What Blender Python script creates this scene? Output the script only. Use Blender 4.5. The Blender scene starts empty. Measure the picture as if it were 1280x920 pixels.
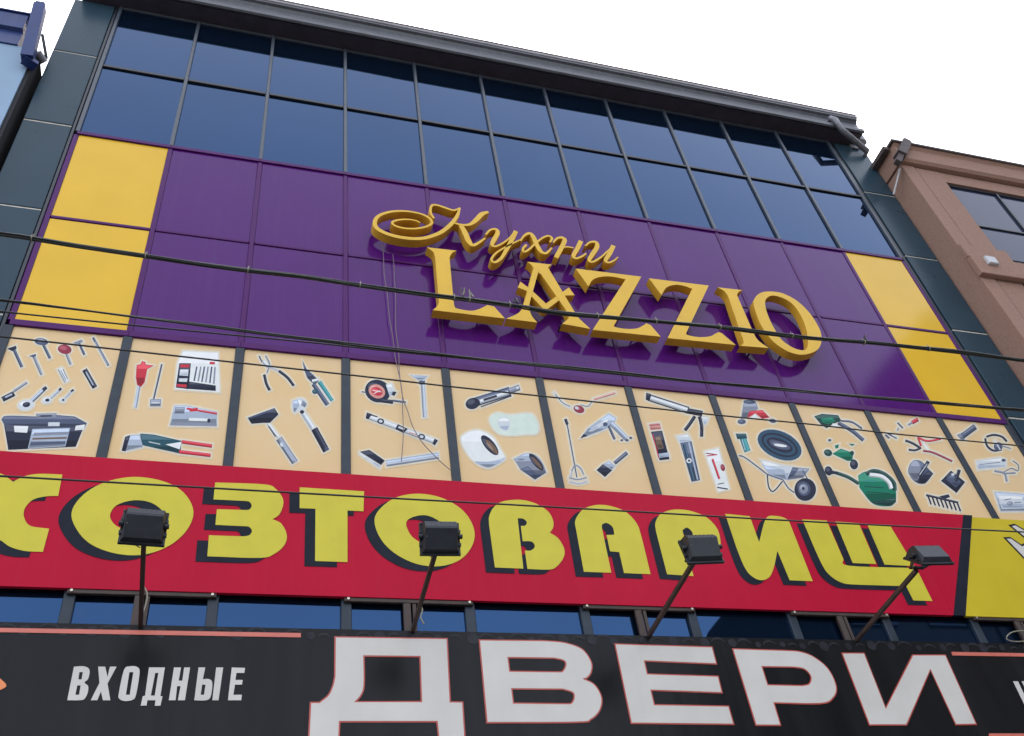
import bpy, math, random
from mathutils import Vector, Matrix, noise
from mathutils.geometry import tessellate_polygon
random.seed(7)
SC = bpy.context.scene
COL = SC.collection

# ------------------------------------------------------------------ camera
CAM = Vector((2.0425, -6.6316, 1.6))
FPX = 1173.11                                   # focal length for a 1280 px wide picture
RT = Vector((0.956684, -0.264236, -0.122213))   # right
DN = Vector((0.097798, 0.687082, -0.719968))    # down
FW = Vector((0.274212, 0.676829, 0.683162))     # forward
cd = bpy.data.cameras.new('camera')
cd.sensor_width = 36.0
cd.lens = FPX / 1280 * 36
cd.clip_start = 0.05
cd.clip_end = 2000
cam = bpy.data.objects.new('camera', cd)
COL.objects.link(cam)
cam.matrix_world = Matrix(((RT.x, -DN.x, -FW.x, CAM.x), (RT.y, -DN.y, -FW.y, CAM.y),
                           (RT.z, -DN.z, -FW.z, CAM.z), (0, 0, 0, 1)))
SC.camera = cam

# ------------------------------------------------------------------ light
SUN = Vector((-0.45, -1.0, -1.45)).normalized()  # travel direction: the sun stands behind the shop
w = bpy.data.worlds.new('World')
SC.world = w
w.use_nodes = True
nt = w.node_tree
nt.nodes.clear()
out = nt.nodes.new('ShaderNodeOutputWorld')
sky = nt.nodes.new('ShaderNodeTexSky')
sky.sky_type = 'NISHITA'
sky.sun_disc = False
sky.sun_elevation = math.asin(-SUN.z)
sky.sun_rotation = math.atan2(-SUN.x, -SUN.y)
sky.air_density = 1.0
sky.dust_density = 3.0
sky.ozone_density = 1.0
b1 = nt.nodes.new('ShaderNodeBackground')
b1.inputs[1].default_value = 0.10
nt.links.new(sky.outputs[0], b1.inputs[0])
b2 = nt.nodes.new('ShaderNodeBackground')       # thin bright haze over the whole sky
b2.inputs[0].default_value = (1.0, 0.95, 0.86, 1)
b2.inputs[1].default_value = 0.34
ad = nt.nodes.new('ShaderNodeAddShader')
nt.links.new(b1.outputs[0], ad.inputs[0])
nt.links.new(b2.outputs[0], ad.inputs[1])
nt.links.new(ad.outputs[0], out.inputs[0])
sl = bpy.data.lights.new('sun', 'SUN')
sl.energy = 3.0
sl.angle = math.radians(0.6)
sl.color = (1.0, 0.94, 0.85)
so = bpy.data.objects.new('sun', sl)
COL.objects.link(so)
so.rotation_euler = SUN.to_track_quat('-Z', 'Y').to_euler()
so.location = (6, -20, 25)
SC.view_settings.view_transform = 'Standard'
SC.view_settings.look = 'None'
SC.view_settings.exposure = 1.93
SC.view_settings.gamma = 1.0

# ------------------------------------------------------------------ materials
MATS = {}


def mat(name, col, rough=0.5, metal=0.0, var=0.0, scale=3.0, bump=0.0, bscale=8.0, coat=0.0,
        streak=0.0, spec=0.5, col2=None, stretch=None, ior=1.5, tint=None):
    m = bpy.data.materials.new(name)
    m.use_nodes = True
    t = m.node_tree
    b = t.nodes['Principled BSDF']
    b.inputs['Base Color'].default_value = (*col, 1)
    b.inputs['Roughness'].default_value = rough
    b.inputs['Metallic'].default_value = metal
    b.inputs['Specular IOR Level'].default_value = spec
    b.inputs['Coat Weight'].default_value = coat
    b.inputs['IOR'].default_value = ior
    if tint:
        b.inputs['Specular Tint'].default_value = (*tint, 1)
    b.inputs['Coat Roughness'].default_value = 0.08
    tc = t.nodes.new('ShaderNodeTexCoord')
    mp = t.nodes.new('ShaderNodeMapping')
    t.links.new(tc.outputs['Object'], mp.inputs[0])
    if stretch:
        mp.inputs['Scale'].default_value = stretch
    if var > 0 or col2:
        n = t.nodes.new('ShaderNodeTexNoise')
        n.inputs['Scale'].default_value = scale
        n.inputs['Detail'].default_value = 6
        t.links.new(mp.outputs[0], n.inputs[0])
        r = t.nodes.new('ShaderNodeMapRange')
        r.inputs[1].default_value = 0.3
        r.inputs[2].default_value = 0.7
        t.links.new(n.outputs[0], r.inputs[0])
        mx = t.nodes.new('ShaderNodeMix')
        mx.data_type = 'RGBA'
        a = [c * (1 - var) for c in col]
        bb = col2 if col2 else [min(1, c * (1 + var)) for c in col]
        mx.inputs[6].default_value = (*a, 1)
        mx.inputs[7].default_value = (*bb, 1)
        t.links.new(r.outputs[0], mx.inputs[0])
        last = mx.outputs[2]
        if streak > 0:                           # rain-washed dust, thin vertical runs
            mp2 = t.nodes.new('ShaderNodeMapping')
            mp2.inputs['Scale'].default_value = (9, 9, 0.35)
            t.links.new(tc.outputs['Object'], mp2.inputs[0])
            n2 = t.nodes.new('ShaderNodeTexNoise')
            n2.inputs['Scale'].default_value = 2.0
            n2.inputs['Detail'].default_value = 5
            t.links.new(mp2.outputs[0], n2.inputs[0])
            r2 = t.nodes.new('ShaderNodeMapRange')
            r2.inputs[1].default_value = 0.5
            r2.inputs[2].default_value = 0.8
            r2.inputs[4].default_value = streak
            t.links.new(n2.outputs[0], r2.inputs[0])
            mx2 = t.nodes.new('ShaderNodeMix')
            mx2.data_type = 'RGBA'
            t.links.new(r2.outputs[0], mx2.inputs[0])
            t.links.new(last, mx2.inputs[6])
            mx2.inputs[7].default_value = (0.30, 0.27, 0.24, 1)
            last = mx2.outputs[2]
        t.links.new(last, b.inputs['Base Color'])
        rr = t.nodes.new('ShaderNodeMapRange')
        rr.inputs[3].default_value = rough * 0.85
        rr.inputs[4].default_value = min(1, rough * 1.2)
        t.links.new(n.outputs[0], rr.inputs[0])
        t.links.new(rr.outputs[0], b.inputs['Roughness'])
    if bump > 0:
        n3 = t.nodes.new('ShaderNodeTexNoise')
        n3.inputs['Scale'].default_value = bscale
        n3.inputs['Detail'].default_value = 3
        t.links.new(mp.outputs[0], n3.inputs[0])
        bp = t.nodes.new('ShaderNodeBump')
        bp.inputs['Strength'].default_value = bump
        bp.inputs['Distance'].default_value = 0.02
        t.links.new(n3.outputs[0], bp.inputs['Height'])
        t.links.new(bp.outputs[0], b.inputs['Normal'])
        if coat:
            t.links.new(bp.outputs[0], b.inputs['Coat Normal'])
    MATS[name] = m
    return m


mat('purple', (0.072, 0.0075, 0.135), 0.10, var=0.05, scale=1.2, bump=0.035, bscale=1.6, streak=0.02, spec=0.20)
mat('purple_frame', (0.070, 0.0085, 0.105), 0.30, var=0.1, scale=6, spec=0.16)
mat('yellow_panel', (0.70, 0.42, 0.030), 0.10, var=0.04, scale=1.5, bump=0.035, bscale=1.6, streak=0.02, spec=0.20)
mat('glass', (0.019, 0.051, 0.121), 0.02, metal=0.88, var=0.04, scale=0.8, bump=0.010, bscale=0.9)
mat('glass_violet', (0.03, 0.036, 0.075), 0.03, var=0.05, scale=0.8, bump=0.015, bscale=0.9, ior=1.5, spec=0.2)
mat('mullion', (0.045, 0.056, 0.075), 0.35, var=0.15, scale=8)
mat('mullion_poster', (0.026, 0.036, 0.050), 0.35, var=0.15, scale=8, spec=0.25)
mat('mullion_dark', (0.010, 0.013, 0.022), 0.4, var=0.15, scale=8)
mat('pilaster', (0.024, 0.049, 0.070), 0.28, var=0.07, scale=2.5, spec=0.16)
mat('seam', (0.50, 0.45, 0.38), 0.5, var=0.2, scale=20)
mat('dark_gap', (0.008, 0.008, 0.012), 0.8)
mat('cornice', (0.060, 0.064, 0.080), 0.40, var=0.22, scale=5, streak=0.10)
mat('cornice_lip', (0.26, 0.245, 0.26), 0.5, var=0.2, scale=7, streak=0.1)
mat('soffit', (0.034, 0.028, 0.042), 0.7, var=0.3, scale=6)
mat('gold', (0.68, 0.41, 0.036), 0.38, spec=0.22, var=0.06, scale=4, bump=0.04, bscale=14)
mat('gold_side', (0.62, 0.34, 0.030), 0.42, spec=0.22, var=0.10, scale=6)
mat('red', (0.43, 0.0085, 0.033), 0.30, var=0.06, scale=1.6, bump=0.06, bscale=3, streak=0.02, stretch=(1, 1, 0.6), spec=0.06)
mat('letter_yellow', (0.55, 0.47, 0.040), 0.32, var=0.05, scale=5, bump=0.04, bscale=3, spec=0.2)
mat('print_black', (0.014, 0.017, 0.027), 0.32, var=0.15, scale=6, spec=0.07)
mat('banner_yellow', (0.52, 0.40, 0.018), 0.30, var=0.06, scale=2, bump=0.06, bscale=3, streak=0.02, spec=0.2)
mat('banner_black', (0.011, 0.011, 0.012), 0.22, var=0.22, scale=2.2, bump=0.10, bscale=3.2, streak=0.006, stretch=(2.6, 1, 0.25), spec=0.13)
mat('ornament', (0.023, 0.023, 0.028), 0.3, var=0.3, scale=9, spec=0.13)
mat('banner_white', (0.57, 0.54, 0.50), 0.30, var=0.05, scale=3, streak=0.05, spec=0.2)
mat('banner_edge_red', (0.42, 0.060, 0.040), 0.4)
mat('salmon', (0.55, 0.13, 0.09), 0.4, var=0.1, scale=6)
mat('orange', (0.75, 0.22, 0.06), 0.4, var=0.1, scale=6)
mat('cream', (0.69, 0.475, 0.235), 0.40, col2=(0.70, 0.505, 0.30), var=0.02, scale=1.3, bump=0.03, bscale=2, streak=0.03, spec=0.15)
mat('brown_steel', (0.045, 0.026, 0.020), 0.6, var=0.35, scale=18)
mat('bolt', (0.50, 0.45, 0.36), 0.4, metal=0.6)
mat('lamp_black', (0.017, 0.020, 0.027), 0.45, var=0.25, scale=16, spec=0.35)
mat('lamp_glass', (0.3, 0.32, 0.3), 0.1, metal=0.7)
mat('cable', (0.016, 0.017, 0.015), 0.45, var=0.3, scale=18, spec=0.35)
mat('cable_grey', (0.045, 0.048, 0.042), 0.5, var=0.3, scale=18, spec=0.35)
mat('tie', (0.22, 0.20, 0.15), 0.5)
mat('thin_wire', (0.16, 0.11, 0.13), 0.5)
mat('stucco', (0.30, 0.180, 0.138), 0.8, var=0.10, scale=30, bump=0.2, bscale=90, streak=0.04, spec=0.2)
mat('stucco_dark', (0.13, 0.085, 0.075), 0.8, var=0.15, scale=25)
mat('blue_wall', (0.19, 0.29, 0.42), 0.5, var=0.06, scale=3, streak=0.03)
mat('blue_metal', (0.020, 0.040, 0.15), 0.35, var=0.15, scale=6, streak=0.06, spec=0.3)
mat('zinc', (0.17, 0.17, 0.19), 0.45, metal=0.15, var=0.2, scale=10)
mat('rust_metal', (0.075, 0.058, 0.058), 0.7, var=0.4, scale=14)
mat('white_metal', (0.50, 0.50, 0.52), 0.5, var=0.08, scale=9)
mat('asphalt', (0.055, 0.054, 0.053), 0.85, var=0.25, scale=30, bump=0.3, bscale=120)
mat('paving', (0.26, 0.245, 0.23), 0.8, var=0.15, scale=9)
mat('kerb', (0.33, 0.32, 0.30), 0.8, var=0.12, scale=9)
mat('render_grey', (0.09, 0.08, 0.075), 0.8, var=0.15, scale=5)
mat('block_grey', (0.035, 0.030, 0.028), 0.85, var=0.15, scale=5, spec=0.1)
mat('roof_red', (0.10, 0.04, 0.03), 0.7, var=0.2, scale=5)
mat('wood_pole', (0.16, 0.12, 0.085), 0.8, var=0.25, scale=9, stretch=(6, 6, 0.5))
# inks of the printed tool pictures
INK = dict(halo=(0.68, 0.56, 0.38), glow=(0.66, 0.60, 0.50), dark=(0.020, 0.024, 0.048), slate=(0.075, 0.092, 0.15), grey=(0.22, 0.24, 0.30),
           steel=(0.36, 0.41, 0.50), pale=(0.56, 0.59, 0.62), white=(0.70, 0.71, 0.70), red=(0.52, 0.035, 0.055),
           dred=(0.26, 0.035, 0.06), teal=(0.04, 0.24, 0.25), dteal=(0.02, 0.075, 0.10), green=(0.006, 0.17, 0.10),
           dgreen=(0.012, 0.055, 0.05), blue=(0.03, 0.075, 0.125), pink=(0.60, 0.27, 0.23), brown=(0.16, 0.10, 0.07),
           sky=(0.32, 0.45, 0.55), mint=(0.60, 0.68, 0.60))
for k, c in INK.items():
    mat('ink_' + k, c, 0.42, var=0.05, scale=12, spec=0.12)
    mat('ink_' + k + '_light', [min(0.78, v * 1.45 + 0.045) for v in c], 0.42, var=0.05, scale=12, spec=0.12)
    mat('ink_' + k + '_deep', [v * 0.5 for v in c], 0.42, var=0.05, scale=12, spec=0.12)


# ------------------------------------------------------------------ mesh helpers
class MB:
    def __init__(self):
        self.v = []
        self.f = []
        self.m = []
        self.sm = []

    def add(self, vs, fs, mi=0, smooth=False):
        o = len(self.v)
        self.v += [Vector(p) for p in vs]
        for f in fs:
            self.f.append([i + o for i in f])
            self.m.append(mi)
            self.sm.append(smooth)

    def box(self, x0, x1, y0, y1, z0, z1, mi=0):
        self.add([(x0, y0, z0), (x1, y0, z0), (x1, y1, z0), (x0, y1, z0), (x0, y0, z1), (x1, y0, z1), (x1, y1, z1), (x0, y1, z1)],
                 [(0, 3, 2, 1), (4, 5, 6, 7), (0, 1, 5, 4), (1, 2, 6, 5), (2, 3, 7, 6), (3, 0, 4, 7)], mi)

    def bevbox(self, x0, x1, y0, y1, z0, z1, b=0.006, mi=0):
        """box whose front (-Y) face is chamfered"""
        self.add([(x0, y1, z0), (x1, y1, z0), (x1, y1, z1), (x0, y1, z1),
                  (x0, y0 + b, z0), (x1, y0 + b, z0), (x1, y0 + b, z1), (x0, y0 + b, z1),
                  (x0 + b, y0, z0 + b), (x1 - b, y0, z0 + b), (x1 - b, y0, z1 - b), (x0 + b, y0, z1 - b)],
                 [(0, 3, 2, 1), (0, 1, 5, 4), (1, 2, 6, 5), (2, 3, 7, 6), (3, 0, 4, 7),
                  (4, 5, 9, 8), (5, 6, 10, 9), (6, 7, 11, 10), (7, 4, 8, 11), (8, 9, 10, 11)], mi)

    def prism(self, loops, y0, y1, mi=0, side=None):
        """loops of (x,z): outline + holes; front at y0 (towards the street), back at y1"""
        side = mi if side is None else side
        ls = [[Vector((x, z, 0)) for x, z in lp] for lp in loops]
        tris = tessellate_polygon(ls)
        flat = [p for lp in loops for p in lp]
        n = len(flat)
        V = [(x, y0, z) for x, z in flat] + [(x, y1, z) for x, z in flat]
        fr, bk = [], []
        for t in tris:
            a, b, c = (flat[i] for i in t)
            cr = (b[0] - a[0]) * (c[1] - a[1]) - (b[1] - a[1]) * (c[0] - a[0])
            if abs(cr) < 1e-12:
                continue
            t = list(t) if cr > 0 else [t[0], t[2], t[1]]
            fr.append(t)
            bk.append([i + n for i in reversed(t)])
        self.add(V, fr + bk, mi)
        o = 0
        sd = []
        for k, lp in enumerate(loops):
            m = len(lp)
            ar = sum(lp[i][0] * lp[(i + 1) % m][1] - lp[(i + 1) % m][0] * lp[i][1] for i in range(m))
            ccw = (ar > 0) == (k == 0)
            for i in range(m):
                a, b = o + i, o + (i + 1) % m
                sd.append((b, a, a + n, b + n) if ccw else (a, b, b + n, a + n))
            o += m
        self.add(V, sd, side)

    def ribbon(self, pts, ws, y0, y1, mi=0, side=None):
        """solid stroke of varying width along (x,z) points"""
        side = mi if side is None else side
        L, R = [], []
        n = len(pts)
        for i in range(n):
            a = pts[max(0, i - 1)]
            b = pts[min(n - 1, i + 1)]
            dx, dz = b[0] - a[0], b[1] - a[1]
            d = math.hypot(dx, dz) or 1
            nx, nz = -dz / d * ws[i] / 2, dx / d * ws[i] / 2
            L.append((pts[i][0] + nx, pts[i][1] + nz))
            R.append((pts[i][0] - nx, pts[i][1] - nz))
        V = [(x, y0, z) for x, z in L] + [(x, y0, z) for x, z in R] + [(x, y1, z) for x, z in L] + [(x, y1, z) for x, z in R]
        F, S = [], []
        for i in range(n - 1):
            F.append((n + i, n + i + 1, i + 1, i))
            F.append((2 * n + i, 2 * n + i + 1, 3 * n + i + 1, 3 * n + i))
            S.append((i, i + 1, 2 * n + i + 1, 2 * n + i))
            S.append((n + i + 1, n + i, 3 * n + i, 3 * n + i + 1))
        S.append((0, 2 * n, 3 * n, n))
        S.append((n - 1, 2 * n - 1, 4 * n - 1, 3 * n - 1))
        self.add(V, F, mi)
        self.add(V, S, side)

    def tube(self, pts, r, k=8, mi=0, caps=True):
        pts = [Vector(p) for p in pts]
        n = len(pts)
        rs = r if isinstance(r, (list, tuple)) else [r] * n
        V = []
        for i in range(n):
            d = (pts[min(n - 1, i + 1)] - pts[max(0, i - 1)]).normalized()
            up = Vector((0, 0, 1)) if abs(d.z) < 0.9 else Vector((1, 0, 0))
            a = d.cross(up).normalized()
            b = a.cross(d).normalized()
            for j in range(k):
                t = 2 * math.pi * j / k
                V.append(pts[i] + (a * math.cos(t) + b * math.sin(t)) * rs[i])
        F = [(i * k + j, i * k + (j + 1) % k, (i + 1) * k + (j + 1) % k, (i + 1) * k + j) for i in range(n - 1) for j in range(k)]
        self.add(V, F, mi, True)
        if caps:
            self.add(V, [tuple(range(k))[::-1], tuple(range((n - 1) * k, n * k))], mi)

    def bar(self, a, b, wd, ht, mi=0):
        """square tube from a to b"""
        a, b = Vector(a), Vector(b)
        d = (b - a).normalized()
        up = Vector((0, 0, 1)) if abs(d.z) < 0.95 else Vector((0, 1, 0))
        s = d.cross(up).normalized() * wd / 2
        u = s.cross(d).normalized() * ht / 2
        self.add([a - s - u, a + s - u, a + s + u, a - s + u, b - s - u, b + s - u, b + s + u, b - s + u],
                 [(0, 1, 2, 3), (7, 6, 5, 4), (0, 4, 5, 1), (1, 5, 6, 2), (2, 6, 7, 3), (3, 7, 4, 0)], mi)

    def build(self, name, mats, parent=None, **kw):
        me = bpy.data.meshes.new(name)
        o = Vector((0, 0, 0))
        p = parent
        while p is not None:
            o += p.location
            p = p.parent
        me.from_pydata([v - o for v in self.v], [], self.f)
        for m in ([mats] if isinstance(mats, str) else mats):
            me.materials.append(MATS[m])
        for i, pl in enumerate(me.polygons):
            pl.material_index = self.m[i]
            pl.use_smooth = self.sm[i]
        me.update()
        ob = bpy.data.objects.new(name, me)
        COL.objects.link(ob)
        ob.parent = parent
        tag(ob, **kw)
        return ob


def tag(o, label=None, category=None, group=None, kind=None):
    for k, v in (('label', label), ('category', category), ('group', group), ('kind', kind)):
        if v:
            o[k] = v
    return o


def thing(name, loc, label, category, group=None):
    e = bpy.data.objects.new(name, None)
    COL.objects.link(e)
    e.empty_display_size = 0.2
    e.location = loc
    return tag(e, label, category, group)


def spot(x, y, Y):
    """point of the vertical plane at depth Y that the survey position (x, y) refers to"""
    d = RT * ((x - 640) / FPX) + DN * ((y - 460) / FPX) + FW
    return CAM + d * ((Y - CAM.y) / d.y)


def uv(pts, Y):
    return [(p.x, p.z) for p in (spot(x, y, Y) for x, y in pts)]


def path(s, x0=0, y0=0, sc=1, closed=True, n=5, raw=False):
    """'x,y ~x,y ...': plain = corner, ~ = smooth point of the outline"""
    P = []
    for tok in s.split():
        sm = tok[0] == '~'
        a = tok.lstrip('~').split(',')
        P.append((x0 + float(a[0]) / sc, y0 + float(a[1]) / sc, sm, float(a[2]) if len(a) > 2 else 0))
    m = len(P)
    res = []
    for i in range(m if closed else m - 1):
        p0, p1, p2, p3 = P[(i - 1) % m], P[i], P[(i + 1) % m], P[(i + 2) % m]
        if not closed:
            if i == 0:
                p0 = p1
            if i + 2 >= m:
                p3 = p2
        if not p1[2] and not p2[2]:
            res.append((p1[0], p1[1], p1[3]))
            continue
        for k in range(n):
            t = k / n
            q = []
            for c in (0, 1):
                t1 = (p2[c] - p0[c]) / 2 if p1[2] else (p2[c] - p1[c])
                t2 = (p3[c] - p1[c]) / 2 if p2[2] else (p2[c] - p1[c])
                q.append((2 * t**3 - 3 * t**2 + 1) * p1[c] + (t**3 - 2 * t**2 + t) * t1 + (-2 * t**3 + 3 * t**2) * p2[c] + (t**3 - t**2) * t2)
            res.append((q[0], q[1], p1[3] * (1 - t) + p2[3] * t))
    if not closed:
        res.append((P[-1][0], P[-1][1], P[-1][3]))
    return res if raw else [(a, b) for a, b, _ in res]


def offset(lp, d):
    m = len(lp)
    ar = sum(lp[i][0] * lp[(i + 1) % m][1] - lp[(i + 1) % m][0] * lp[i][1] for i in range(m))
    s = 1 if ar > 0 else -1
    res = []
    for i in range(m):
        a, p, b = lp[i - 1], lp[i], lp[(i + 1) % m]
        e1 = Vector((p[0] - a[0], p[1] - a[1]))
        e2 = Vector((b[0] - p[0], b[1] - p[1]))
        if e1.length < 1e-9 or e2.length < 1e-9:
            res.append(p)
            continue
        e1.normalize()
        e2.normalize()
        n1 = Vector((e1.y, -e1.x)) * s
        n2 = Vector((e2.y, -e2.x)) * s
        nn = n1 + n2
        if nn.length < 1e-6:
            res.append(p)
            continue
        nn.normalize()
        k = min(2.0, 1 / max(0.3, nn.dot(n1)))
        res.append((p[0] + nn.x * d * k, p[1] + nn.y * d * k))
    return res


# ------------------------------------------------------------------ the setting
m = MB()
m.add([(-600, -600, 0), (600, -600, 0), (600, 600, 0), (-600, 600, 0)], [(0, 1, 2, 3)])
m.build('ground', 'asphalt', kind='structure')
m = MB()
m.box(-60, 60, -5.2, 0.0, 0.004, 0.13)
pv = m.build('pavement', 'paving', kind='structure')
m = MB()
m.box(-60, 60, -5.36, -5.203, 0.004, 0.15)
m.build('kerb', 'kerb', kind='structure')

# ------------------------------------------------------------------ the shop building
Z_EAVE, Z_A, Z_B, Z_C, Z_D, Z_E = 14.40, 12.83, 11.30, 9.77, 8.20, 6.65
Z_F = 5.12
BLD = thing('shop_building', (5.5, 0, 0), 'shop building clad in blue mirror glass and purple panels under a grey cornice', 'building')


def part(name, mats, fn, parent=None, **kw):
    mb = MB()
    fn(mb)
    return mb.build(name, mats, BLD if parent is None else parent, **kw)


part('wall', 'render_grey', lambda b: b.box(-0.57, 11.69, 0.09, 12, 0.13, 14.38))
part('roof', 'zinc', lambda b: b.box(-0.57, 11.69, 0.32, 12.2, 14.90, 15.02))
part('storefront_wall', 'render_grey', lambda b: b.box(-0.57, 11.69, 0.0, 0.088, 0.13, 3.58))

rg = random.Random(3)


def pane(x0, x1, z0, z1, name='glass_pane', mt='glass', par=None, y=0.0):
    """one sheet of glass, a hair out of true like every real pane"""
    a, b, c = (rg.uniform(-0.0035, 0.0035) for _ in range(3))
    mb = MB()
    V = [(x0, y - a, z0), (x1, y + b, z0), (x1, y + a, z1), (x0, y + c, z1)]
    mb.add(V + [(p[0], p[1] + 0.012, p[2]) for p in V],
           [(0, 1, 2, 3), (7, 6, 5, 4), (0, 4, 5, 1), (1, 5, 6, 2), (2, 6, 7, 3), (3, 7, 4, 0)])
    return mb.build(name, mt, BLD if par is None else par)


for i in range(11):
    for z0, z1 in ((Z_A, Z_EAVE), (Z_B, Z_A), (Z_F, Z_E), (3.60, Z_F)):
        pane(i + 0.012, i + 0.988, z0 + 0.012, z1 - 0.012)

# cladding panels: yellow end columns, purple between
for i in range(11):
    for z0, z1 in ((Z_C, Z_B), (Z_D, Z_C)):
        yel = i in (0, 10)
        a = rg.uniform(-0.003, 0.003)
        part('yellow_panel' if yel else 'purple_panel', 'yellow_panel' if yel else 'purple',
             lambda b: b.bevbox(i + 0.022, i + 0.978, -0.014 + a, 0.05, z0 + 0.02, z1 - 0.02, 0.008))

# frame members: each length of mullion or transom is one piece
for i in range(12):
    part('mullion', 'mullion', lambda b: b.bevbox(i - 0.022, i + 0.022, -0.034, 0.05, Z_B + 0.026, Z_EAVE - 0.003, 0.006))
    part('mullion', 'purple_frame', lambda b: b.bevbox(i - 0.026, i + 0.026, -0.024, 0.05, Z_D + 0.036, Z_B - 0.026, 0.006))
    part('mullion', 'mullion_poster', lambda b: b.bevbox(i - 0.042, i + 0.042, -0.034, 0.05, 3.585, Z_D - 0.036, 0.006))
for i in range(11):
    x0, x1 = i + 0.0235, i + 0.9765
    part('transom', 'mullion_dark', lambda b: b.bevbox(x0, x1, -0.026, 0.05, Z_A - 0.024, Z_A + 0.024, 0.005))
    part('transom', 'mullion', lambda b: b.bevbox(x0, x1, -0.026, 0.05, Z_EAVE - 0.05, Z_EAVE - 0.004, 0.005))
    part('transom', 'purple_frame', lambda b: b.bevbox(i + 0.001, i + 0.999, -0.036, 0.05, Z_B - 0.0255, Z_B + 0.0255, 0.002))
    part('transom', 'purple_frame', lambda b: b.bevbox(i + 0.032, i + 0.968, -0.026, 0.05, Z_C - 0.020, Z_C + 0.020, 0.005))
    part('transom', 'purple_frame', lambda b: b.bevbox(i + 0.001, i + 0.999, -0.038, 0.05, Z_D - 0.0355, Z_D + 0.0355, 0.002))
    part('transom', 'mullion_dark', lambda b: b.bevbox(i + 0.0435, i + 0.9565, -0.024, 0.05, Z_F - 0.03, Z_F + 0.03, 0.005))
# corner pilasters of grey panels with pale joints
for side, (xa, xb) in (('l', (-0.575, -0.075)), ('r', (11.115, 11.69))):
    part('pilaster_recess', 'dark_gap', lambda b: b.box(*((-0.075, -0.030) if side == 'l' else (11.033, 11.115)), 0.03, 0.089, 0.13, 14.38))
    zs = [14.385, 12.995, 11.42, 9.86, 8.30, 6.72, 5.15, 3.58, 2.0, 0.14]
    for z1, z0 in zip(zs, zs[1:]):
        part('pilaster_panel', 'pilaster', lambda b: b.bevbox(xa, xb, -0.022 + rg.uniform(-.002, .002), 0.088, z0 + 0.012, z1 - 0.012, 0.008))
    for z in zs[:-1]:
        part('panel_joint', 'seam', lambda b: b.box(xa + 0.005, xb - 0.005, -0.012 if z < 14 else -0.004, 0.06, z - 0.0115, z + 0.0115 if z < 14.2 else z + 0.004))
    if side == 'r':
        part('pilaster_edge', 'mullion_dark', lambda b: b.bevbox(11.034, 11.075, -0.02, 0.028, 3.59, 14.38, 0.004))
    else:
        part('pilaster_edge', 'mullion_dark', lambda b: b.bevbox(-0.066, -0.034, -0.02, 0.028, 3.59, 14.38, 0.004))

# cornice: an extruded profile with a soffit
def extrude_x(mb, prof, x0, x1, mi=0):
    n = len(prof)
    V = [(x0, y, z) for y, z in prof] + [(x1, y, z) for y, z in prof]
    mb.add(V, [(i, (i + 1) % n, (i + 1) % n + n, i + n) for i in range(n)], mi)
    t = tessellate_polygon([[Vector((y, z, 0)) for y, z in prof]])
    mb.add(V, [tuple(x) for x in t] + [tuple(i + n for i in x) for x in t], mi)


CX0, CX1 = -0.50, 11.58
cor = part('cornice', 'cornice', lambda b: extrude_x(b, [(0.31, 14.44), (-0.25, 14.43), (-0.275, 14.40), (-0.30, 14.42), (-0.305, 14.48), (-0.285, 14.53),
           (-0.255, 14.56), (-0.245, 14.62), (-0.25, 14.70), (-0.275, 14.745), (-0.31, 14.765), (-0.315, 14.80), (0.31, 14.80)], CX0, CX1))
part('cornice_lip', 'cornice_lip', lambda b: extrude_x(b, [(0.31, 14.803), (-0.322, 14.803), (-0.33, 14.815), (-0.33, 14.845), (-0.318, 14.852),
     (-0.318, 14.865), (-0.335, 14.875), (-0.335, 14.895), (0.31, 14.898)], CX0, CX1 + 0.01), cor)
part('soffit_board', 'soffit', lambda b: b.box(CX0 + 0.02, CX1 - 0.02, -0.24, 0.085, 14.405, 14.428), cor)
part('gutter_end', 'zinc', lambda b: b.bevbox(11.60, 11.78, -0.12, 0.4, 14.47, 14.78, 0.03), cor)
# grey rain pipe at the right end of the cornice
pA, pB, pC = spot(1044, 150, -0.34), spot(1052, 162, -0.33), spot(1084, 189, -0.10)
pipe = part('rain_pipe', 'zinc', lambda b: b.tube([pA + Vector((-0.02, 0.05, 0.12)), pA, pB, pB.lerp(pC, .5), pC], 0.05, 12))
part('pipe_clip', 'zinc', lambda b: b.tube([pC + Vector((0, 0.09, -0.02)), pC + Vector((0, -0.02, 0))], 0.03, 8), pipe)
q = spot(1070, 183, -0.06)
part('pipe_bracket', 'zinc', lambda b: b.box(q.x - 0.10, q.x + 0.05, -0.06, 0.0, q.z - 0.05, q.z + 0.05), pipe)

# ------------------------------------------------------------------ raised letters
YF, YB = -0.21, -0.10      # front and back of the letter boxes
SCR = thing('script_sign', (5.0, -0.10, 9.95), 'gold script lettering reading Кухни raised on the purple panels', 'sign')


def strokes(name, crop, items, parent, mid=0):
    mb = MB()
    for k, s in enumerate(items):
        pr = path(s, *crop, closed=False, n=6, raw=True)
        y = YF + 0.0012 * (k + mid)
        pt = uv([(a, b) for a, b, _ in pr], y)
        # widths were measured in the crop: convert with the local scale of the plane
        sc = (spot(641, 330, y) - spot(640, 330, y)).length / crop[2]
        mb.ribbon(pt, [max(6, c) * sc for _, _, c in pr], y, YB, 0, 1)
    return mb.build(name, ['gold', 'gold_side'], parent)


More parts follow.
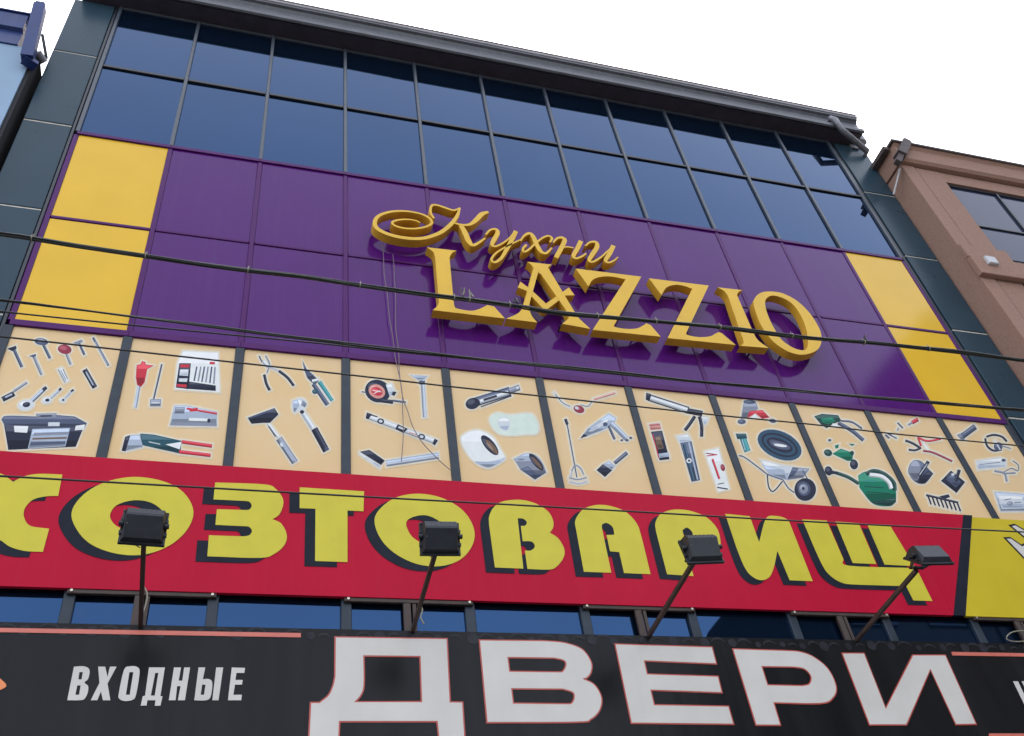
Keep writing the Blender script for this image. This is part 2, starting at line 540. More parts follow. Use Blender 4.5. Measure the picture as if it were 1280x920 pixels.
E_, F_ = (450, 240, 6.4), (590, 260, 6.4)
strokes('letter', E_, [
    '482,244,10 ~440,226,13 ~370,218,15 ~300,224,17 ~258,242,18 ~280,268,18 ~350,288,17 ~440,292,17 ~530,276,18 ~575,246,20 ~552,206,19 ~480,172,18 ~360,152,19 ~240,158,22 ~150,190,26 ~118,240,30 ~138,290,34 ~215,332,34 ~320,360,33 ~430,372,32 ~530,364,32 ~640,325,32 ~722,262,32 ~775,195,28 798,128,16',
    '592,210,16 ~566,165,18 ~572,110,20 ~615,104,20 ~690,128,20 ~750,145,18 802,126,12',
    '1026,158,22 ~975,176,40 ~930,222,38 ~880,258,26 ~820,262,20 750,246,16',
    '805,258,34 ~838,320,44 ~868,388,44 ~900,424,30 ~945,408,20 1002,368,14'], SCR)
strokes('letter', F_, [
    '110,212,14 ~148,174,16 ~194,170,26 ~205,200,34 ~178,250,36 ~160,292,28 ~186,306,18 ~240,284,15 ~300,240,14 352,184,24',
    '352,184,34 ~316,258,34 ~276,332,30 ~232,402,24 ~182,434,20 ~156,410,18 ~190,362,16 ~260,316,14 ~330,280,13 386,254,12'], SCR)
strokes('letter', F_, [
    '386,262,14 ~420,220,18 ~460,202,28 ~490,228,38 ~522,300,38 ~558,352,32 ~598,358,20 640,316,12',
    '436,292,18 ~410,322,18 ~414,350,18 ~452,334,17 ~504,286,16 ~562,240,16 ~612,222,18 ~640,242,20 624,274,14'], SCR)
strokes('letter', F_, [
    '650,276,12 ~682,242,18 ~722,236,28 ~742,258,36 ~714,320,36 672,396,34',
    '716,318,14 ~760,310,15 812,318,14',
    '872,262,36 ~846,318,36 ~812,380,32 ~832,402,20 ~876,388,16 914,362,12'], SCR)
strokes('letter', F_, [
    '906,302,12 ~948,272,18 ~994,274,30 ~1000,312,36 ~962,372,36 ~938,416,28 ~966,430,18 ~1030,394,15 ~1085,345,14 1122,312,14',
    '1132,300,36 ~1100,366,36 ~1068,418,30 ~1096,436,18 ~1138,418,14 1168,392,10'], SCR)

LZ = thing('block_letter_sign', (6.2, -0.10, 8.85), 'gold serif block letters reading LAZZIO raised on the purple panels', 'sign')


def solid(name, crop, polys, parent):
    mb = MB()
    for k, loops in enumerate(polys):
        y = YF + 0.0012 * k
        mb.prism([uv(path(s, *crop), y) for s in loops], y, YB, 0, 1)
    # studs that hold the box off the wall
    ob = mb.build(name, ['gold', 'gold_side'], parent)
    xs = [v.x for v in mb.v]
    zs = [v.z for v in mb.v]
    st = MB()
    for fx in (0.3, 0.7):
        for fz in (0.12,):
            x = min(xs) + (max(xs) - min(xs)) * fx
            z = min(zs) + (max(zs) - min(zs)) * fz
            st.tube([(x, YB + 0.004, z), (x, -0.012, z)], 0.012, 6)
    st.build('mounting_stud', 'mullion_dark', ob)
    return ob


G_, H_, I_, J_ = (520, 300, 6.4), (640, 320, 8.367), (700, 320, 6.4), (880, 340, 7.075)
solid('letter', G_, [['88,58 325,85 ~288,104 268,140 300,480 ~308,528 ~330,548 ~440,566 ~515,548 570,520 625,532 712,628 135,560 ~168,530 184,500 154,150 ~140,98']], LZ)
solid('letter', H_, [['228,112 288,118 180,508 ~186,570 ~210,630 265,695 -62,655 ~40,612 ~92,570 126,490'],
                     ['280,100 378,122 640,560 ~695,645 820,762 525,708 ~580,664 ~594,632 565,565 276,150'],
                     ['160,60 415,90 ~385,112 372,135 300,190 232,135 ~205,95'],
                     ['88,268 200,352 355,497 535,372 595,328 655,410 560,412 368,556 328,552 150,362 60,328']], LZ)
solid('letter', I_, [['125,100 650,165 437,545 ~436,566 ~520,582 ~610,580 ~665,556 690,538 725,552 805,645 262,590 525,186 ~420,165 ~330,166 ~262,190 228,242']], LZ)
solid('letter', I_, [['712,178 1190,236 1012,610 ~1016,630 ~1100,648 ~1195,644 ~1245,620 1270,608 1296,618 1405,711 862,656 1058,262 ~990,238 ~920,230 ~852,252 812,312']], LZ)
solid('letter', J_, [['120,135 340,160 ~305,176 292,205 430,520 ~475,600 572,672 322,652 ~346,636 ~350,608 332,560 212,210 ~178,168']], LZ)
solid('letter', J_, [['~440,290 ~450,230 ~500,185 ~580,172 ~700,190 ~830,260 ~940,370 ~1020,500 ~1040,600 ~1010,680 ~930,722 ~830,728 ~720,690 ~600,600 ~500,460',
                      '~540,270 ~560,225 ~620,208 ~720,240 ~800,300 ~870,410 ~910,530 ~920,640 ~900,685 ~850,690 ~770,660 ~680,590 ~600,460 ~555,350']], LZ)

# ------------------------------------------------------------------ red banner ХОЗТОВАРИЩ
YR = -0.075
zt, zb = spot(640, 606, YR).z, spot(640, 752, YR).z
xr = spot(1199, 705, YR).x
RED = thing('red_banner', (4.5, YR, zb), 'long red banner with yellow letters ХОЗТОВАРИЩ and a black right edge', 'banner')


def wavy_sheet(mb, x0, x1, y, z0, z1, th=0.012, amp=0.004, nx=40, nz=8, seed=0):
    """taut printed cloth: a gently uneven sheet with thickness"""
    V = []
    for j in range(nz + 1):
        for i in range(nx + 1):
            x = x0 + (x1 - x0) * i / nx
            z = z0 + (z1 - z0) * j / nz
            e = noise.noise(Vector((x * 1.3 + seed, z * 0.7, seed))) * amp
            V.append((x, y + min(amp, abs(e)), z))
    F = [(j * (nx + 1) + i, j * (nx + 1) + i + 1, (j + 1) * (nx + 1) + i + 1, (j + 1) * (nx + 1) + i) for j in range(nz) for i in range(nx)]
    mb.add(V, F, 0, True)
    mb.box(x0, x1, y + amp + 0.003, y + amp + th, z0, z1)


def on_line(a, b, z):
    a, b = spot(*a, YR), spot(*b, YR)
    return a.x + (b.x - a.x) * (z - a.z) / (b.z - a.z)


EA, EB = ((1203.5, 647), (1192, 766)), ((1215, 647), (1207, 768))      # slanting ends of the red and black print
part('cloth', 'red', lambda b: wavy_sheet(b, -0.42, on_line(*EA, zb), YR, zb, zt, 0.03, 0.003, 60, 8), RED)
part('cloth_end', 'red', lambda b: b.prism([[(on_line(*EA, zb) + 0.001, zb), (on_line(*EA, zt), zt), (on_line(*EA, zb) + 0.001, zt)]], YR, YR + 0.03), RED)
part('black_edge', 'print_black', lambda b: b.prism([[(on_line(*EA, zb), zb), (on_line(*EB, zb), zb), (on_line(*EB, zt), zt), (on_line(*EA, zt), zt)]], YR - 0.002, YR + 0.03), RED)


def printed(name, crop, polys, parent, Y, mt, shadow=None, outline=None):
    """flat printed letter: face, plus a drop shadow or an outline under it"""
    fc = [[uv(path(s, *crop), Y) for s in loops] for loops in polys]
    mb = MB()
    for loops in fc:
        mb.prism(loops, Y - 0.0045, Y - 0.003)
    if shadow:
        for loops in fc:
            mb.prism([[(x + shadow[0], z + shadow[1]) for x, z in lp] for lp in loops], Y - 0.0028, Y - 0.001, 1)
    if outline:
        for loops in fc:
            mb.prism([offset(loops[0], outline)] + [offset(h, -outline) for h in loops[1:]], Y - 0.0028, Y - 0.001, 1)
    return mb.build(name, [mt, 'print_black' if shadow else 'banner_edge_red'], parent)


SH = (-0.083, -0.050)
ly = dict(parent=RED, Y=YR, mt='letter_yellow', shadow=SH)
A_, B_ = (0, 560, 3.834), (320, 580, 4.0)
printed('letter', (0, 580, 7.077), [['115,160 ~220,110 ~350,90 552,96 515,285 ~400,290 ~290,320 ~218,400 ~216,480 ~270,550 435,575 380,780 ~220,772 ~90,735 ~-20,672 ~-150,730 ~-280,755 -420,750 -370,560 ~-250,540 ~-150,480 ~-120,420 ~-150,330 ~-240,275 -330,265 -290,80 ~-100,75 ~20,92']], **ly)
printed('letter', A_, [['~343,310 ~400,225 ~505,165 ~640,140 ~780,160 ~880,215 ~927,305 ~895,395 ~810,470 ~690,512 ~560,508 ~440,465 ~370,395',
                        '~528,320 ~560,275 ~640,252 ~720,262 ~775,300 ~780,345 ~740,378 ~660,392 ~580,385 ~540,358']], **ly)
printed('letter', (240, 590, 7.077), [['205,95 ~640,112 ~740,152 ~800,230 ~805,300 ~770,380 712,420 ~790,460 ~838,560 ~815,650 ~730,725 ~600,762 135,748 150,562 450,572 ~505,562 ~530,525 ~505,488 460,482 207,470 220,332 450,338 ~505,335 ~528,298 ~505,265 460,258 190,245']], **ly)
printed('letter', B_, [['218,118 540,138 537,238 457,234 457,492 295,486 297,225 218,222']], **ly)
printed('letter', B_, [['~592,280 ~630,215 ~710,165 ~820,150 ~940,175 ~1040,240 ~1090,330 ~1080,410 ~1020,480 ~920,512 ~800,500 ~690,445 ~620,370',
                        '~750,300 ~780,268 ~850,258 ~920,290 ~960,340 ~965,385 ~920,410 ~850,405 ~780,365']], **ly)
printed('letter', (600, 620, 8.364), [['155,750 92,290 ~95,215 ~135,130 ~220,65 ~370,42 ~500,55 ~620,100 ~720,175 ~765,270 ~760,340 728,385 ~820,450 ~880,560 ~870,650 ~800,740 ~720,772 495,765 468,572 ~530,572 ~572,530 ~540,480 445,475 425,315 ~470,312 ~488,275 ~450,240 392,235 452,762']], **ly)
printed('letter', (700, 620, 8.364), [['248,795 168,360 ~158,260 ~225,155 ~320,108 ~440,95 ~580,122 ~700,180 ~800,290 ~850,430 945,820 668,808 618,590 522,580 485,410 568,408 ~550,330 ~490,285 ~440,300 437,340 535,805']], **ly)
printed('letter', (800, 620, 7.667), [['258,752 152,340 ~146,260 ~190,180 ~280,140 ~380,132 ~500,150 ~640,210 ~740,320 ~770,440 ~755,520 ~690,560 455,560 512,770',
                                       '405,330 ~450,305 ~500,350 505,410 425,410']], **ly)
printed('letter', (895, 630, 8.0), [['90,100 335,125 430,385 ~480,190 ~525,125 ~620,125 ~690,145 730,180 965,775 735,765 612,470 ~575,640 ~525,740 ~430,762 ~335,705 ~272,610 200,430']], **ly)
printed('letter', (990, 635, 6.737), [['85,98 290,108 430,430 ~480,488 1045,508 1180,785 1020,780 960,660 560,648 ~430,635 ~320,570 ~240,455'],
                                       ['365,116 560,130 708,474 510,465'], ['632,140 825,152 1030,492 778,478']], **ly)

# ------------------------------------------------------------------ yellow banner beside it
zt2, zb2 = spot(1240, 648, YR).z, spot(1240, 771, YR).z
YEL = thing('yellow_banner', (10.2, YR, zb2), 'plain yellow banner with white black-edged print to the right of the red banner', 'banner')
part('cloth', 'banner_yellow', lambda b: b.prism([[(on_line(*EB, zb2) + 0.002, zb2), (11.68, zb2), (11.68, zt2), (on_line(*EB, zt2) + 0.002, zt2)]], YR, YR + 0.03), YEL)
for s in ('555,118 585,112 900,300 880,380', '512,222 545,220 640,285 700,255 960,420 900,500 660,375'):
    mb = MB()
    lp = uv(path(s, 1180, 640, 6.57), YR)
    mb.prism([lp], YR - 0.0045, YR - 0.003)
    mb.prism([offset(lp, 0.022)], YR - 0.0028, YR - 0.001, 1)
    mb.build('printed_stroke', ['banner_white', 'print_black'], YEL)

# ------------------------------------------------------------------ black banner ВХОДНЫЕ ДВЕРИ
YK = -0.10
kt, kb = spot(640, 791, YK).z, 4.06
BLK = thing('black_banner', (5.2, YK, kb), 'black banner with white letters ВХОДНЫЕ ДВЕРИ below the red banner', 'banner')
part('cloth', 'banner_black', lambda b: wavy_sheet(b, -0.45, 11.4, YK, kb, kt, 0.05, 0.004, 80, 8, 9), BLK)
D_ = (380, 780, 6.095)
wl = dict(parent=BLK, Y=YK, mt='banner_white', outline=0.011)
printed('letter', D_, [['242,105 1085,118 1108,600 1203,602 1228,1000 1045,1000 1018,740 265,740 255,1000 35,1000 55,605 120,605 ~190,545 ~225,470 240,400',
                        '450,240 888,245 900,598 380,598 ~430,540 ~452,460']], **wl)
printed('letter', (580, 780, 6.4), [['128,135 640,140 ~800,155 ~940,205 ~1010,300 ~1015,370 ~990,420 945,440 ~1040,490 ~1095,590 ~1080,690 ~1010,760 ~900,782 188,785',
                                     '345,265 720,270 ~800,290 ~818,330 ~790,385 730,390 360,385',
                                     '375,515 790,518 ~870,545 ~885,590 ~860,640 800,645 390,640']], **wl)
printed('letter', (760, 790, 5.333), [['50,85 690,105 718,210 237,190 258,285 730,300 755,402 280,385 305,490 800,500 832,612 158,605']], **wl)
printed('letter', (0, 0, 1), [['916.6,812 980,814 ~999.5,815.4 ~1017,822 ~1034.7,836.9 ~1044.5,858.4 ~1040.5,872 ~1025,878.9 966.3,878 974.7,906 945.3,905.9',
                               '951.3,832.8 991.7,833.4 ~1005.4,836 ~1014,845.7 ~1012,855.4 1003.4,858 959,857']], **wl)
printed('letter', (980, 790, 5.12), [['375,140 510,140 650,495 825,152 1030,152 1225,588 1100,590 935,235 780,592 548,592']], **wl)
V_ = (70, 820, 5.12)
sm = dict(parent=BLK, Y=YK, mt='banner_white')
printed('letter', V_, [['115,70 ~180,68 ~214,90 ~207,145 ~183,172 ~206,195 ~202,240 ~180,278 ~145,285 72,285', '150,105 172,105 164,152 143,152', '136,190 158,190 148,250 124,250']], **sm)
printed('letter', V_, [['270,70 315,70 330,135 345,70 388,70 330,178 348,285 300,285 288,228 265,285 222,285 278,175']], **sm)
printed('letter', V_, [['~435,92 ~470,68 ~520,72 ~535,110 ~512,250 ~490,282 ~440,290 ~405,275 ~402,240', '470,105 495,105 472,250 447,250']], **sm)
printed('letter', V_, [['595,75 697,75 668,258 682,260 668,320 632,320 637,285 585,285 580,318 542,320 555,260 570,255', '635,110 655,110 632,255 607,255']], **sm)
printed('letter', V_, [['755,75 800,75 785,160 808,160 820,75 858,75 825,285 780,285 797,195 775,195 765,285 722,285']], **sm)
printed('letter', V_, [['912,75 955,75 940,150 ~980,150 ~1000,175 ~990,260 ~960,285 885,285', '935,185 957,185 947,250 926,250'], ['1025,75 1070,75 1040,285 1000,285']], **sm)
printed('letter', V_, [['1125,75 1210,78 1205,110 1155,110 1148,155 1195,155 1190,185 1145,185 1135,250 1190,250 1185,285 1100,285']], **sm)
printed('letter', (1180, 780, 6.57), [['565,472 605,472 715,700 675,700'], ['635,472 675,472 790,700 748,700']], **sm)
for s in ('-30,784.6 376,791.6 376,797 -30,790', '1189,815 1320,817.5 1320,821.5 1190,819.5', '1236,917 1330,917 1330,922 1236,922'):
    mb = MB()
    mb.prism([uv(path(s), YK)], YK - 0.004, YK - 0.001)
    mb.build('printed_line', 'salmon', BLK)
mb = MB()
mb.prism([uv(path('-26,838 ~-8,843 ~2,850 ~8,857 ~2,862 ~-10,866 -26,872'), YK)], YK - 0.004, YK - 0.001)
mb.build('printed_swoosh', 'orange', BLK)
# faint scroll pattern along the top edge
mb = MB()
ro = random.Random(5)
x = -0.4
k = 0
while x < 11.3:
    r = ro.uniform(0.028, 0.05)
    cz = kt - 0.055 + ro.uniform(-0.012, 0.012)
    y = YK - 0.0014 - 0.00025 * (k % 5)
    kind = k % 4
    if kind in (0, 2):                          # blossom
        lp = [(x + r * (0.95 + 0.05 * math.cos(5 * t)) * math.cos(t), cz + r * (0.95 + 0.05 * math.cos(5 * t)) * math.sin(t)) for t in [2 * math.pi * i / 20 for i in range(20)]]
        mb.prism([lp], y, YK - 0.0008)
    else:                                       # scroll arc
        a0 = ro.uniform(0.2, 0.6)
        sg = 1 if kind == 1 else -1
        pt = [(x + sg * r * 1.6 * math.cos(a0 + t), cz - 0.02 + r * 1.3 * math.sin(a0 + t)) for t in [2.4 * i / 10 for i in range(11)]]
        mb.ribbon(pt, [0.008 + 0.012 * math.sin(math.pi * i / 10) for i in range(11)], y, YK - 0.0008)
    x += ro.uniform(0.085, 0.15)
    k += 1
mb.build('printed_scrolls', 'ornament', BLK, kind='stuff')

# ------------------------------------------------------------------ brackets in the gap between the banners
for i, nm in enumerate(('carrying the upright floodlight over the small white lettering', 'behind the floodlight over the widest white letter Д',
                        'behind the floodlight over the three-barred white letter Е', 'carrying the flat tilted floodlight over the white letter И',
                        'below the yellow banner, beside the loop of white wire')):
    x0 = 1 + 2 * i
    t = thing('sign_bracket', (x0 + 0.5, -0.07, 5.0), 'brown steel bracket ' + nm, 'bracket', 'brackets between the banners')
    zc = zb - 0.016
    part('crossbar', 'brown_steel', lambda b: b.bevbox(x0 - 0.02, x0 + 1.02, -0.066, -0.036, zc - 0.019, zc + 0.015, 0.004), t)
    part('post', 'brown_steel', lambda b: (b.bevbox(x0 + 0.445, x0 + 0.505, -0.066, -0.036, 4.9, zc - 0.020, 0.004), b.bevbox(x0 + 0.52, x0 + 0.55, -0.06, -0.036, 4.9, zc - 0.020, 0.003)), t)
    for xx in (x0 + 0.01, x0 + 0.99):
        part('bolt', 'bolt', lambda b: b.tube([(xx, -0.065, zc), (xx, -0.077, zc)], 0.011, 8), t)

# ------------------------------------------------------------------ printed tool posters
def poster(i, crop, label, items):
    x0, x1 = i + 0.043, i + 0.957
    yp = -0.012
    root = thing('tool_poster', (i + 0.5, yp, Z_E), label, 'poster', 'tool posters below the purple panels')
    part('sheet', 'cream', lambda b: b.box(x0, x1, yp, 0.02, Z_E - 0.02, Z_D - 0.035), root)
    cnt = 0
    for name, prims in items:
        mb = MB()
        used = []

        def mi(nm):
            if nm not in used:
                used.append(nm)
            return used.index(nm)
        mi('halo')
        # pale cut-out edge of the picture, in two steps
        for hw, ink, lift in ((2.7, 'halo', 0.0010), (1.3, 'glow', 0.0021)):
            for pr in prims:
                cnt += 1
                y = yp - lift - (cnt % 26) * 0.00004
                if pr[0] == 's':
                    lp = stroke_loop(path(pr[2], *crop, closed=False), pr[1] / crop[2] + 2 * hw, hw)
                elif pr[0] == 'p':
                    lp = offset(path(pr[2], *crop), hw)
                else:
                    lp = ell(pr, crop, hw)
                mb.prism([uv(lp, yp)], y, yp - 0.0004, mi(ink))
        for j, pr in enumerate(prims):
            y = yp - 0.0032 - j * 0.00012
            if pr[0] == 's':
                pts = path(pr[2], *crop, closed=False)
                wd = pr[1] / crop[2]
                mb.prism([uv(stroke_loop(pts, wd, 0), yp)], y, yp - 0.0004, mi(pr[3]))
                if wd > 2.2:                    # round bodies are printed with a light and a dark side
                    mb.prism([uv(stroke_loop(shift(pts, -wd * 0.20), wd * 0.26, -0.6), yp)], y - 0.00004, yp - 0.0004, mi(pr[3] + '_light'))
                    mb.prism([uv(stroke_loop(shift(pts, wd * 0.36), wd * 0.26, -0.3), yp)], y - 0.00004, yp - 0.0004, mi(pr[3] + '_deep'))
            elif pr[0] == 'p':
                lp = path(pr[2], *crop)
                mb.prism([uv(lp, yp)], y, yp - 0.0004, mi(pr[1]))
                x_, y_ = [a for a, b in lp], [b for a, b in lp]
                if min(max(x_) - min(x_), max(y_) - min(y_)) > 6:
                    inner = offset(lp, -1.0)
                    top = max(y_) - (max(y_) - min(y_)) * 0.36
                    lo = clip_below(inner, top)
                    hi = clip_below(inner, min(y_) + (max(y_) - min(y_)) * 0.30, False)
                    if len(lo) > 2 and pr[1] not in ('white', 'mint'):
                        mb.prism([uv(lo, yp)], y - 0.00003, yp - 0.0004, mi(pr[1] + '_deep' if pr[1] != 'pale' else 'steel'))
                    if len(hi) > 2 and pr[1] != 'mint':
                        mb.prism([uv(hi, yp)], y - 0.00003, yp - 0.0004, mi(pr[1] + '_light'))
            else:
                mb.prism([uv(ell(pr, crop, 0), yp)], y, yp - 0.0004, mi(pr[6]))
                if min(pr[3], pr[4]) / crop[2] > 2.6:
                    sm_ = ('e', pr[1] - pr[3] * 0.22, pr[2] - pr[4] * 0.28, pr[3] * 0.55, pr[4] * 0.45, pr[5], pr[6])
                    mb.prism([uv(ell(sm_, crop, 0), yp)], y - 0.00004, yp - 0.0004, mi(pr[6] + '_light'))
        mb.build(name, ['ink_' + u for u in used], root)


def shift(pts, d):
    res = []
    n = len(pts)
    for i in range(n):
        a, b = pts[max(0, i - 1)], pts[min(n - 1, i + 1)]
        dx, dy = b[0] - a[0], b[1] - a[1]
        L_ = math.hypot(dx, dy) or 1
        sg = 1 if dx >= 0 else -1
        res.append((pts[i][0] - dy / L_ * d * sg, pts[i][1] + dx / L_ * d * sg))
    return res


def clip_below(lp, y, keep_below=True):
    """part of an outline on one side of a level line"""
    res = []
    m = len(lp)
    f = (lambda p: p[1] - y) if keep_below else (lambda p: y - p[1])
    for i in range(m):
        a, b = lp[i], lp[(i + 1) % m]
        fa, fb = f(a), f(b)
        if fa >= 0:
            res.append(a)
        if (fa > 0 > fb) or (fa < 0 < fb):
            t = fa / (fa - fb)
            res.append((a[0] + (b[0] - a[0]) * t, a[1] + (b[1] - a[1]) * t))
    return res


def stroke_loop(pts, wd, ext):
    L, R = [], []
    n = len(pts)
    for i in range(n):
        a, b = pts[max(0, i - 1)], pts[min(n - 1, i + 1)]
        dx, dy = b[0] - a[0], b[1] - a[1]
        d = math.hypot(dx, dy) or 1
        ex = -ext if i == 0 else (ext if i == n - 1 else 0)
        px, py = pts[i][0] + dx / d * ex, pts[i][1] + dy / d * ex
        L.append((px - dy / d * wd / 2, py + dx / d * wd / 2))
        R.append((px + dy / d * wd / 2, py - dx / d * wd / 2))
    return L + R[::-1]


def ell(pr, crop, ex):
    _, cx, cy, rx, ry, rot, _m = pr
    c, s = math.cos(math.radians(rot)), math.sin(math.radians(rot))
    res = []
    for i in range(24):
        t = 2 * math.pi * i / 24
        a, b = (rx / crop[2] + ex) * math.cos(t), (ry / crop[2] + ex) * math.sin(t)
        res.append((crop[0] + cx / crop[2] + a * c - b * s, crop[1] + cy / crop[2] + a * s + b * c))
    return res


S = lambda w_, pts, m_: ('s', w_, pts, m_)
P = lambda m_, pts: ('p', m_, pts)
EL = lambda cx, cy, rx, ry, rot, m_: ('e', cx, cy, rx, ry, rot, m_)

poster(0, (0, 400, 4.6), 'cream poster printed with screws, plugs, keys and a dark toolbox', [
    ('printed_screw', [S(18, '78,165 126,272', 'slate'), P('dark', '40,166 92,149 96,166 70,180')]),
    ('printed_screw', [S(16, '192,205 240,316', 'grey'), P('slate', '166,208 206,196 208,208 190,216')]),
    ('printed_screw', [S(16, '250,145 288,222', 'slate'), EL(238, 126, 40, 20, 8, 'slate'), EL(236, 120, 24, 9, 8, 'steel')]),
    ('printed_screw', [S(14, '380,190 407,258', 'grey'), EL(372, 170, 40, 27, 10, 'dred')]),
    ('printed_screw', [S(14, '452,128 486,202', 'slate'), P('grey', '420,132 470,114 478,128 440,140')]),
    ('printed_nail', [S(13, '535,102 624,264', 'slate'), S(4, '545,125 618,258', 'steel')]),
    ('printed_wall_plug', [S(28, '343,280 383,356', 'pale'), S(5, '350,290 380,348', 'grey'), S(5, '362,284 388,340', 'grey')]),
    ('printed_wall_plug', [S(30, '486,286 546,390', 'dark'), S(8, '494,300 536,376', 'steel')]),
    ('printed_bolt', [S(30, '14,458 82,424', 'dark'), S(10, '30,446 70,428', 'steel'), S(14, '78,412 156,360', 'grey')]),
    ('printed_spanner', [S(22, '176,474 262,392', 'steel'), S(5, '186,474 256,408', 'dark'), EL(150, 490, 46, 29, -10, 'pale'), EL(152, 488, 22, 15, -10, 'dark'), S(18, '246,404 268,388', 'dark')]),
    ('printed_spanner', [S(14, '290,452 350,396', 'steel'), EL(270, 463, 27, 18, -10, 'pale'), EL(272, 462, 13, 9, 0, 'dark'), S(13, '340,406 352,393', 'dark')]),
    ('printed_spanner', [S(10, '374,452 420,404', 'steel'), EL(362, 462, 17, 12, -10, 'pale'), EL(363, 461, 8, 6, 0, 'dark'), S(11, '408,412 424,402', 'dark')]),
    ('printed_toolbox', [P('dark', '22,596 486,604 436,730 48,748'), P('slate', '8,572 ~40,552 205,556 330,548 430,556 500,594 484,626 90,612 24,604'),
                         P('grey', '206,540 326,537 322,560 212,566'), P('dark', '232,550 300,549 298,556 234,558'), P('steel', '186,628 404,622 376,728 160,742'),
                         P('grey', '196,650 396,644 392,660 190,668'), P('brown', '188,680 386,674 384,684 186,690'), P('slate', '180,706 378,698 376,714 172,724'),
                         P('white', '80,610 163,612 156,650 84,646'), P('white', '436,610 490,602 482,632 430,636'), P('pale', '278,590 344,590 342,612 276,612')])])
poster(1, (130, 410, 4.841), 'cream poster printed with drill bits, a stapler and red-handled riveter', [
    ('printed_chisel', [S(18, '212,350 190,482', 'steel'), P('red', '198,225 222,220 230,202 250,206 252,222 302,228 262,250 246,330 224,358 200,346 192,300')]),
    ('printed_spade_bit', [S(10, '350,220 300,434', 'slate'), P('grey', '280,432 346,432 343,476 277,476'), P('pale', '286,448 338,448 336,458 286,458')]),
    ('printed_drill_bit_set', [P('white', '478,140 690,150 700,390 430,370 446,210'), P('dark', '456,214 526,215 512,372 434,362'), P('red', '462,222 518,222 516,240 460,240'),
                               P('pale', '460,252 512,252 508,292 456,288'), P('pale', '454,306 506,306 502,328 452,326'), P('red', '440,340 500,344 498,362 438,356'),
                               S(9, '562,235 545,322', 'slate'), S(9, '586,235 570,324', 'grey'), S(9, '608,235 592,328', 'slate'), S(9, '630,236 616,330', 'grey'),
                               S(9, '652,236 640,334', 'slate'), S(9, '672,238 664,340', 'grey'), P('dark', '514,326 676,350 676,382 512,370'), P('red', '640,206 672,208 670,222 638,220')]),
    ('printed_stapler', [P('steel', '425,470 500,470 684,508 684,598 398,592'), P('grey', '430,480 490,480 486,520 424,520'), P('white', '515,545 628,550 640,566 512,562'),
                         P('grey', '404,570 680,578 680,594 400,590'), S(12, '500,488 684,520', 'red'), P('red', '510,490 570,484 560,506 520,508'), EL(634, 562, 10, 12, 0, 'dark')]),
    ('printed_riveter', [P('dteal', '218,640 300,646 470,684 462,762 340,735 230,710'), P('white', '372,706 470,690 458,736'), P('steel', '140,652 216,646 236,722 130,748 108,742'),
                         P('dark', '128,660 160,650 130,748 106,744'), S(22, '470,690 654,716', 'red'), S(22, '455,750 645,772', 'red'), S(5, '270,690 340,705', 'pale')])])
poster(2, (285, 425, 5.256), 'cream poster printed with pliers, a heavy hammer and adjustable wrench', [
    ('printed_pliers', [S(9, '204,106 ~226,146 272,184', 'slate'), S(9, '246,104 ~272,160 256,218', 'grey'), S(26, '232,140 264,176', 'pale'), S(18, '238,228 ~252,288 274,332', 'dark'), S(18, '334,204 ~390,248 432,302', 'dark'), S(8, '268,178 334,204', 'steel')]),
    ('printed_cutters', [P('slate', '488,134 516,190 562,232 600,272 566,296 520,252 500,196'), S(28, '560,290 654,428', 'slate'), S(28, '600,276 682,402', 'teal'), S(8, '596,300 672,410', 'pale'), EL(572, 340, 20, 16, 0, 'dteal'), S(20, '552,272 596,262', 'pale')]),
    ('printed_hammer', [S(20, '262,548 332,642', 'pale'), S(7, '266,568 312,636', 'dark'), P('dark', '128,512 305,448 332,490 275,546 228,546 154,552'), P('slate', '128,512 305,448 310,460 134,522'), S(44, '334,648 440,806', 'grey'), S(10, '346,670 428,794', 'steel'), EL(352, 690, 10, 14, -30, 'pale')]),
    ('printed_wrench', [EL(468, 428, 50, 42, -30, 'pale'), P('steel', '424,400 456,392 470,430 440,480 428,470'), P('grey', '490,396 518,420 506,446 480,430'), S(32, '486,470 560,584', 'pale'), S(8, '486,486 548,578', 'steel'), S(44, '566,584 646,730', 'dark'), EL(648, 716, 14, 12, 0, 'slate'), EL(486, 474, 14, 12, 0, 'dark')])])
poster(3, (430, 440, 5.414), 'cream poster printed with tape measure, caliper and spirit level', [
    ('printed_tape_measure', [EL(228, 266, 88, 76, 20, 'dark'), P('pale', '282,222 322,212 350,284 310,304'), P('dark', '330,268 356,272 340,300 322,290'), EL(222, 268, 58, 46, 25, 'pink'), EL(222, 268, 40, 28, 25, 'red'), S(5, '190,260 252,272', 'white'), S(5, '200,284 244,262', 'white'), S(26, '250,330 332,340', 'dark'), S(13, '330,330 418,342', 'slate'), S(7, '118,270 152,276', 'slate')]),
    ('printed_caliper', [S(26, '530,172 546,444', 'steel'), S(6, '534,190 548,436', 'pale'), P('steel', '446,156 566,164 545,188 500,192'), P('slate', '506,196 548,196 548,222 510,222')]),
    ('printed_spirit_level', [S(36, '156,436 626,612', 'pale'), P('dark', '154,410 190,422 164,458 146,450'), S(8, '184,428 226,440', 'dark'), EL(248, 470, 24, 19, 15, 'dark'), EL(248, 470, 13, 10, 15, 'pale'), P('dark', '364,490 432,522 402,550 346,522'), P('pale', '374,504 414,522 400,530 364,514'), S(6, '440,545 490,560', 'pink'), EL(525, 575, 24, 19, 15, 'dark'), EL(525, 575, 13, 10, 15, 'pale'), P('dark', '612,588 636,600 614,634 598,622')]),
    ('printed_square', [S(42, '285,756 640,702', 'steel'), S(6, '290,760 640,708', 'pale'), P('pale', '108,680 250,770 240,790 104,694'), P('dark', '108,676 172,664 276,736 250,766')])])
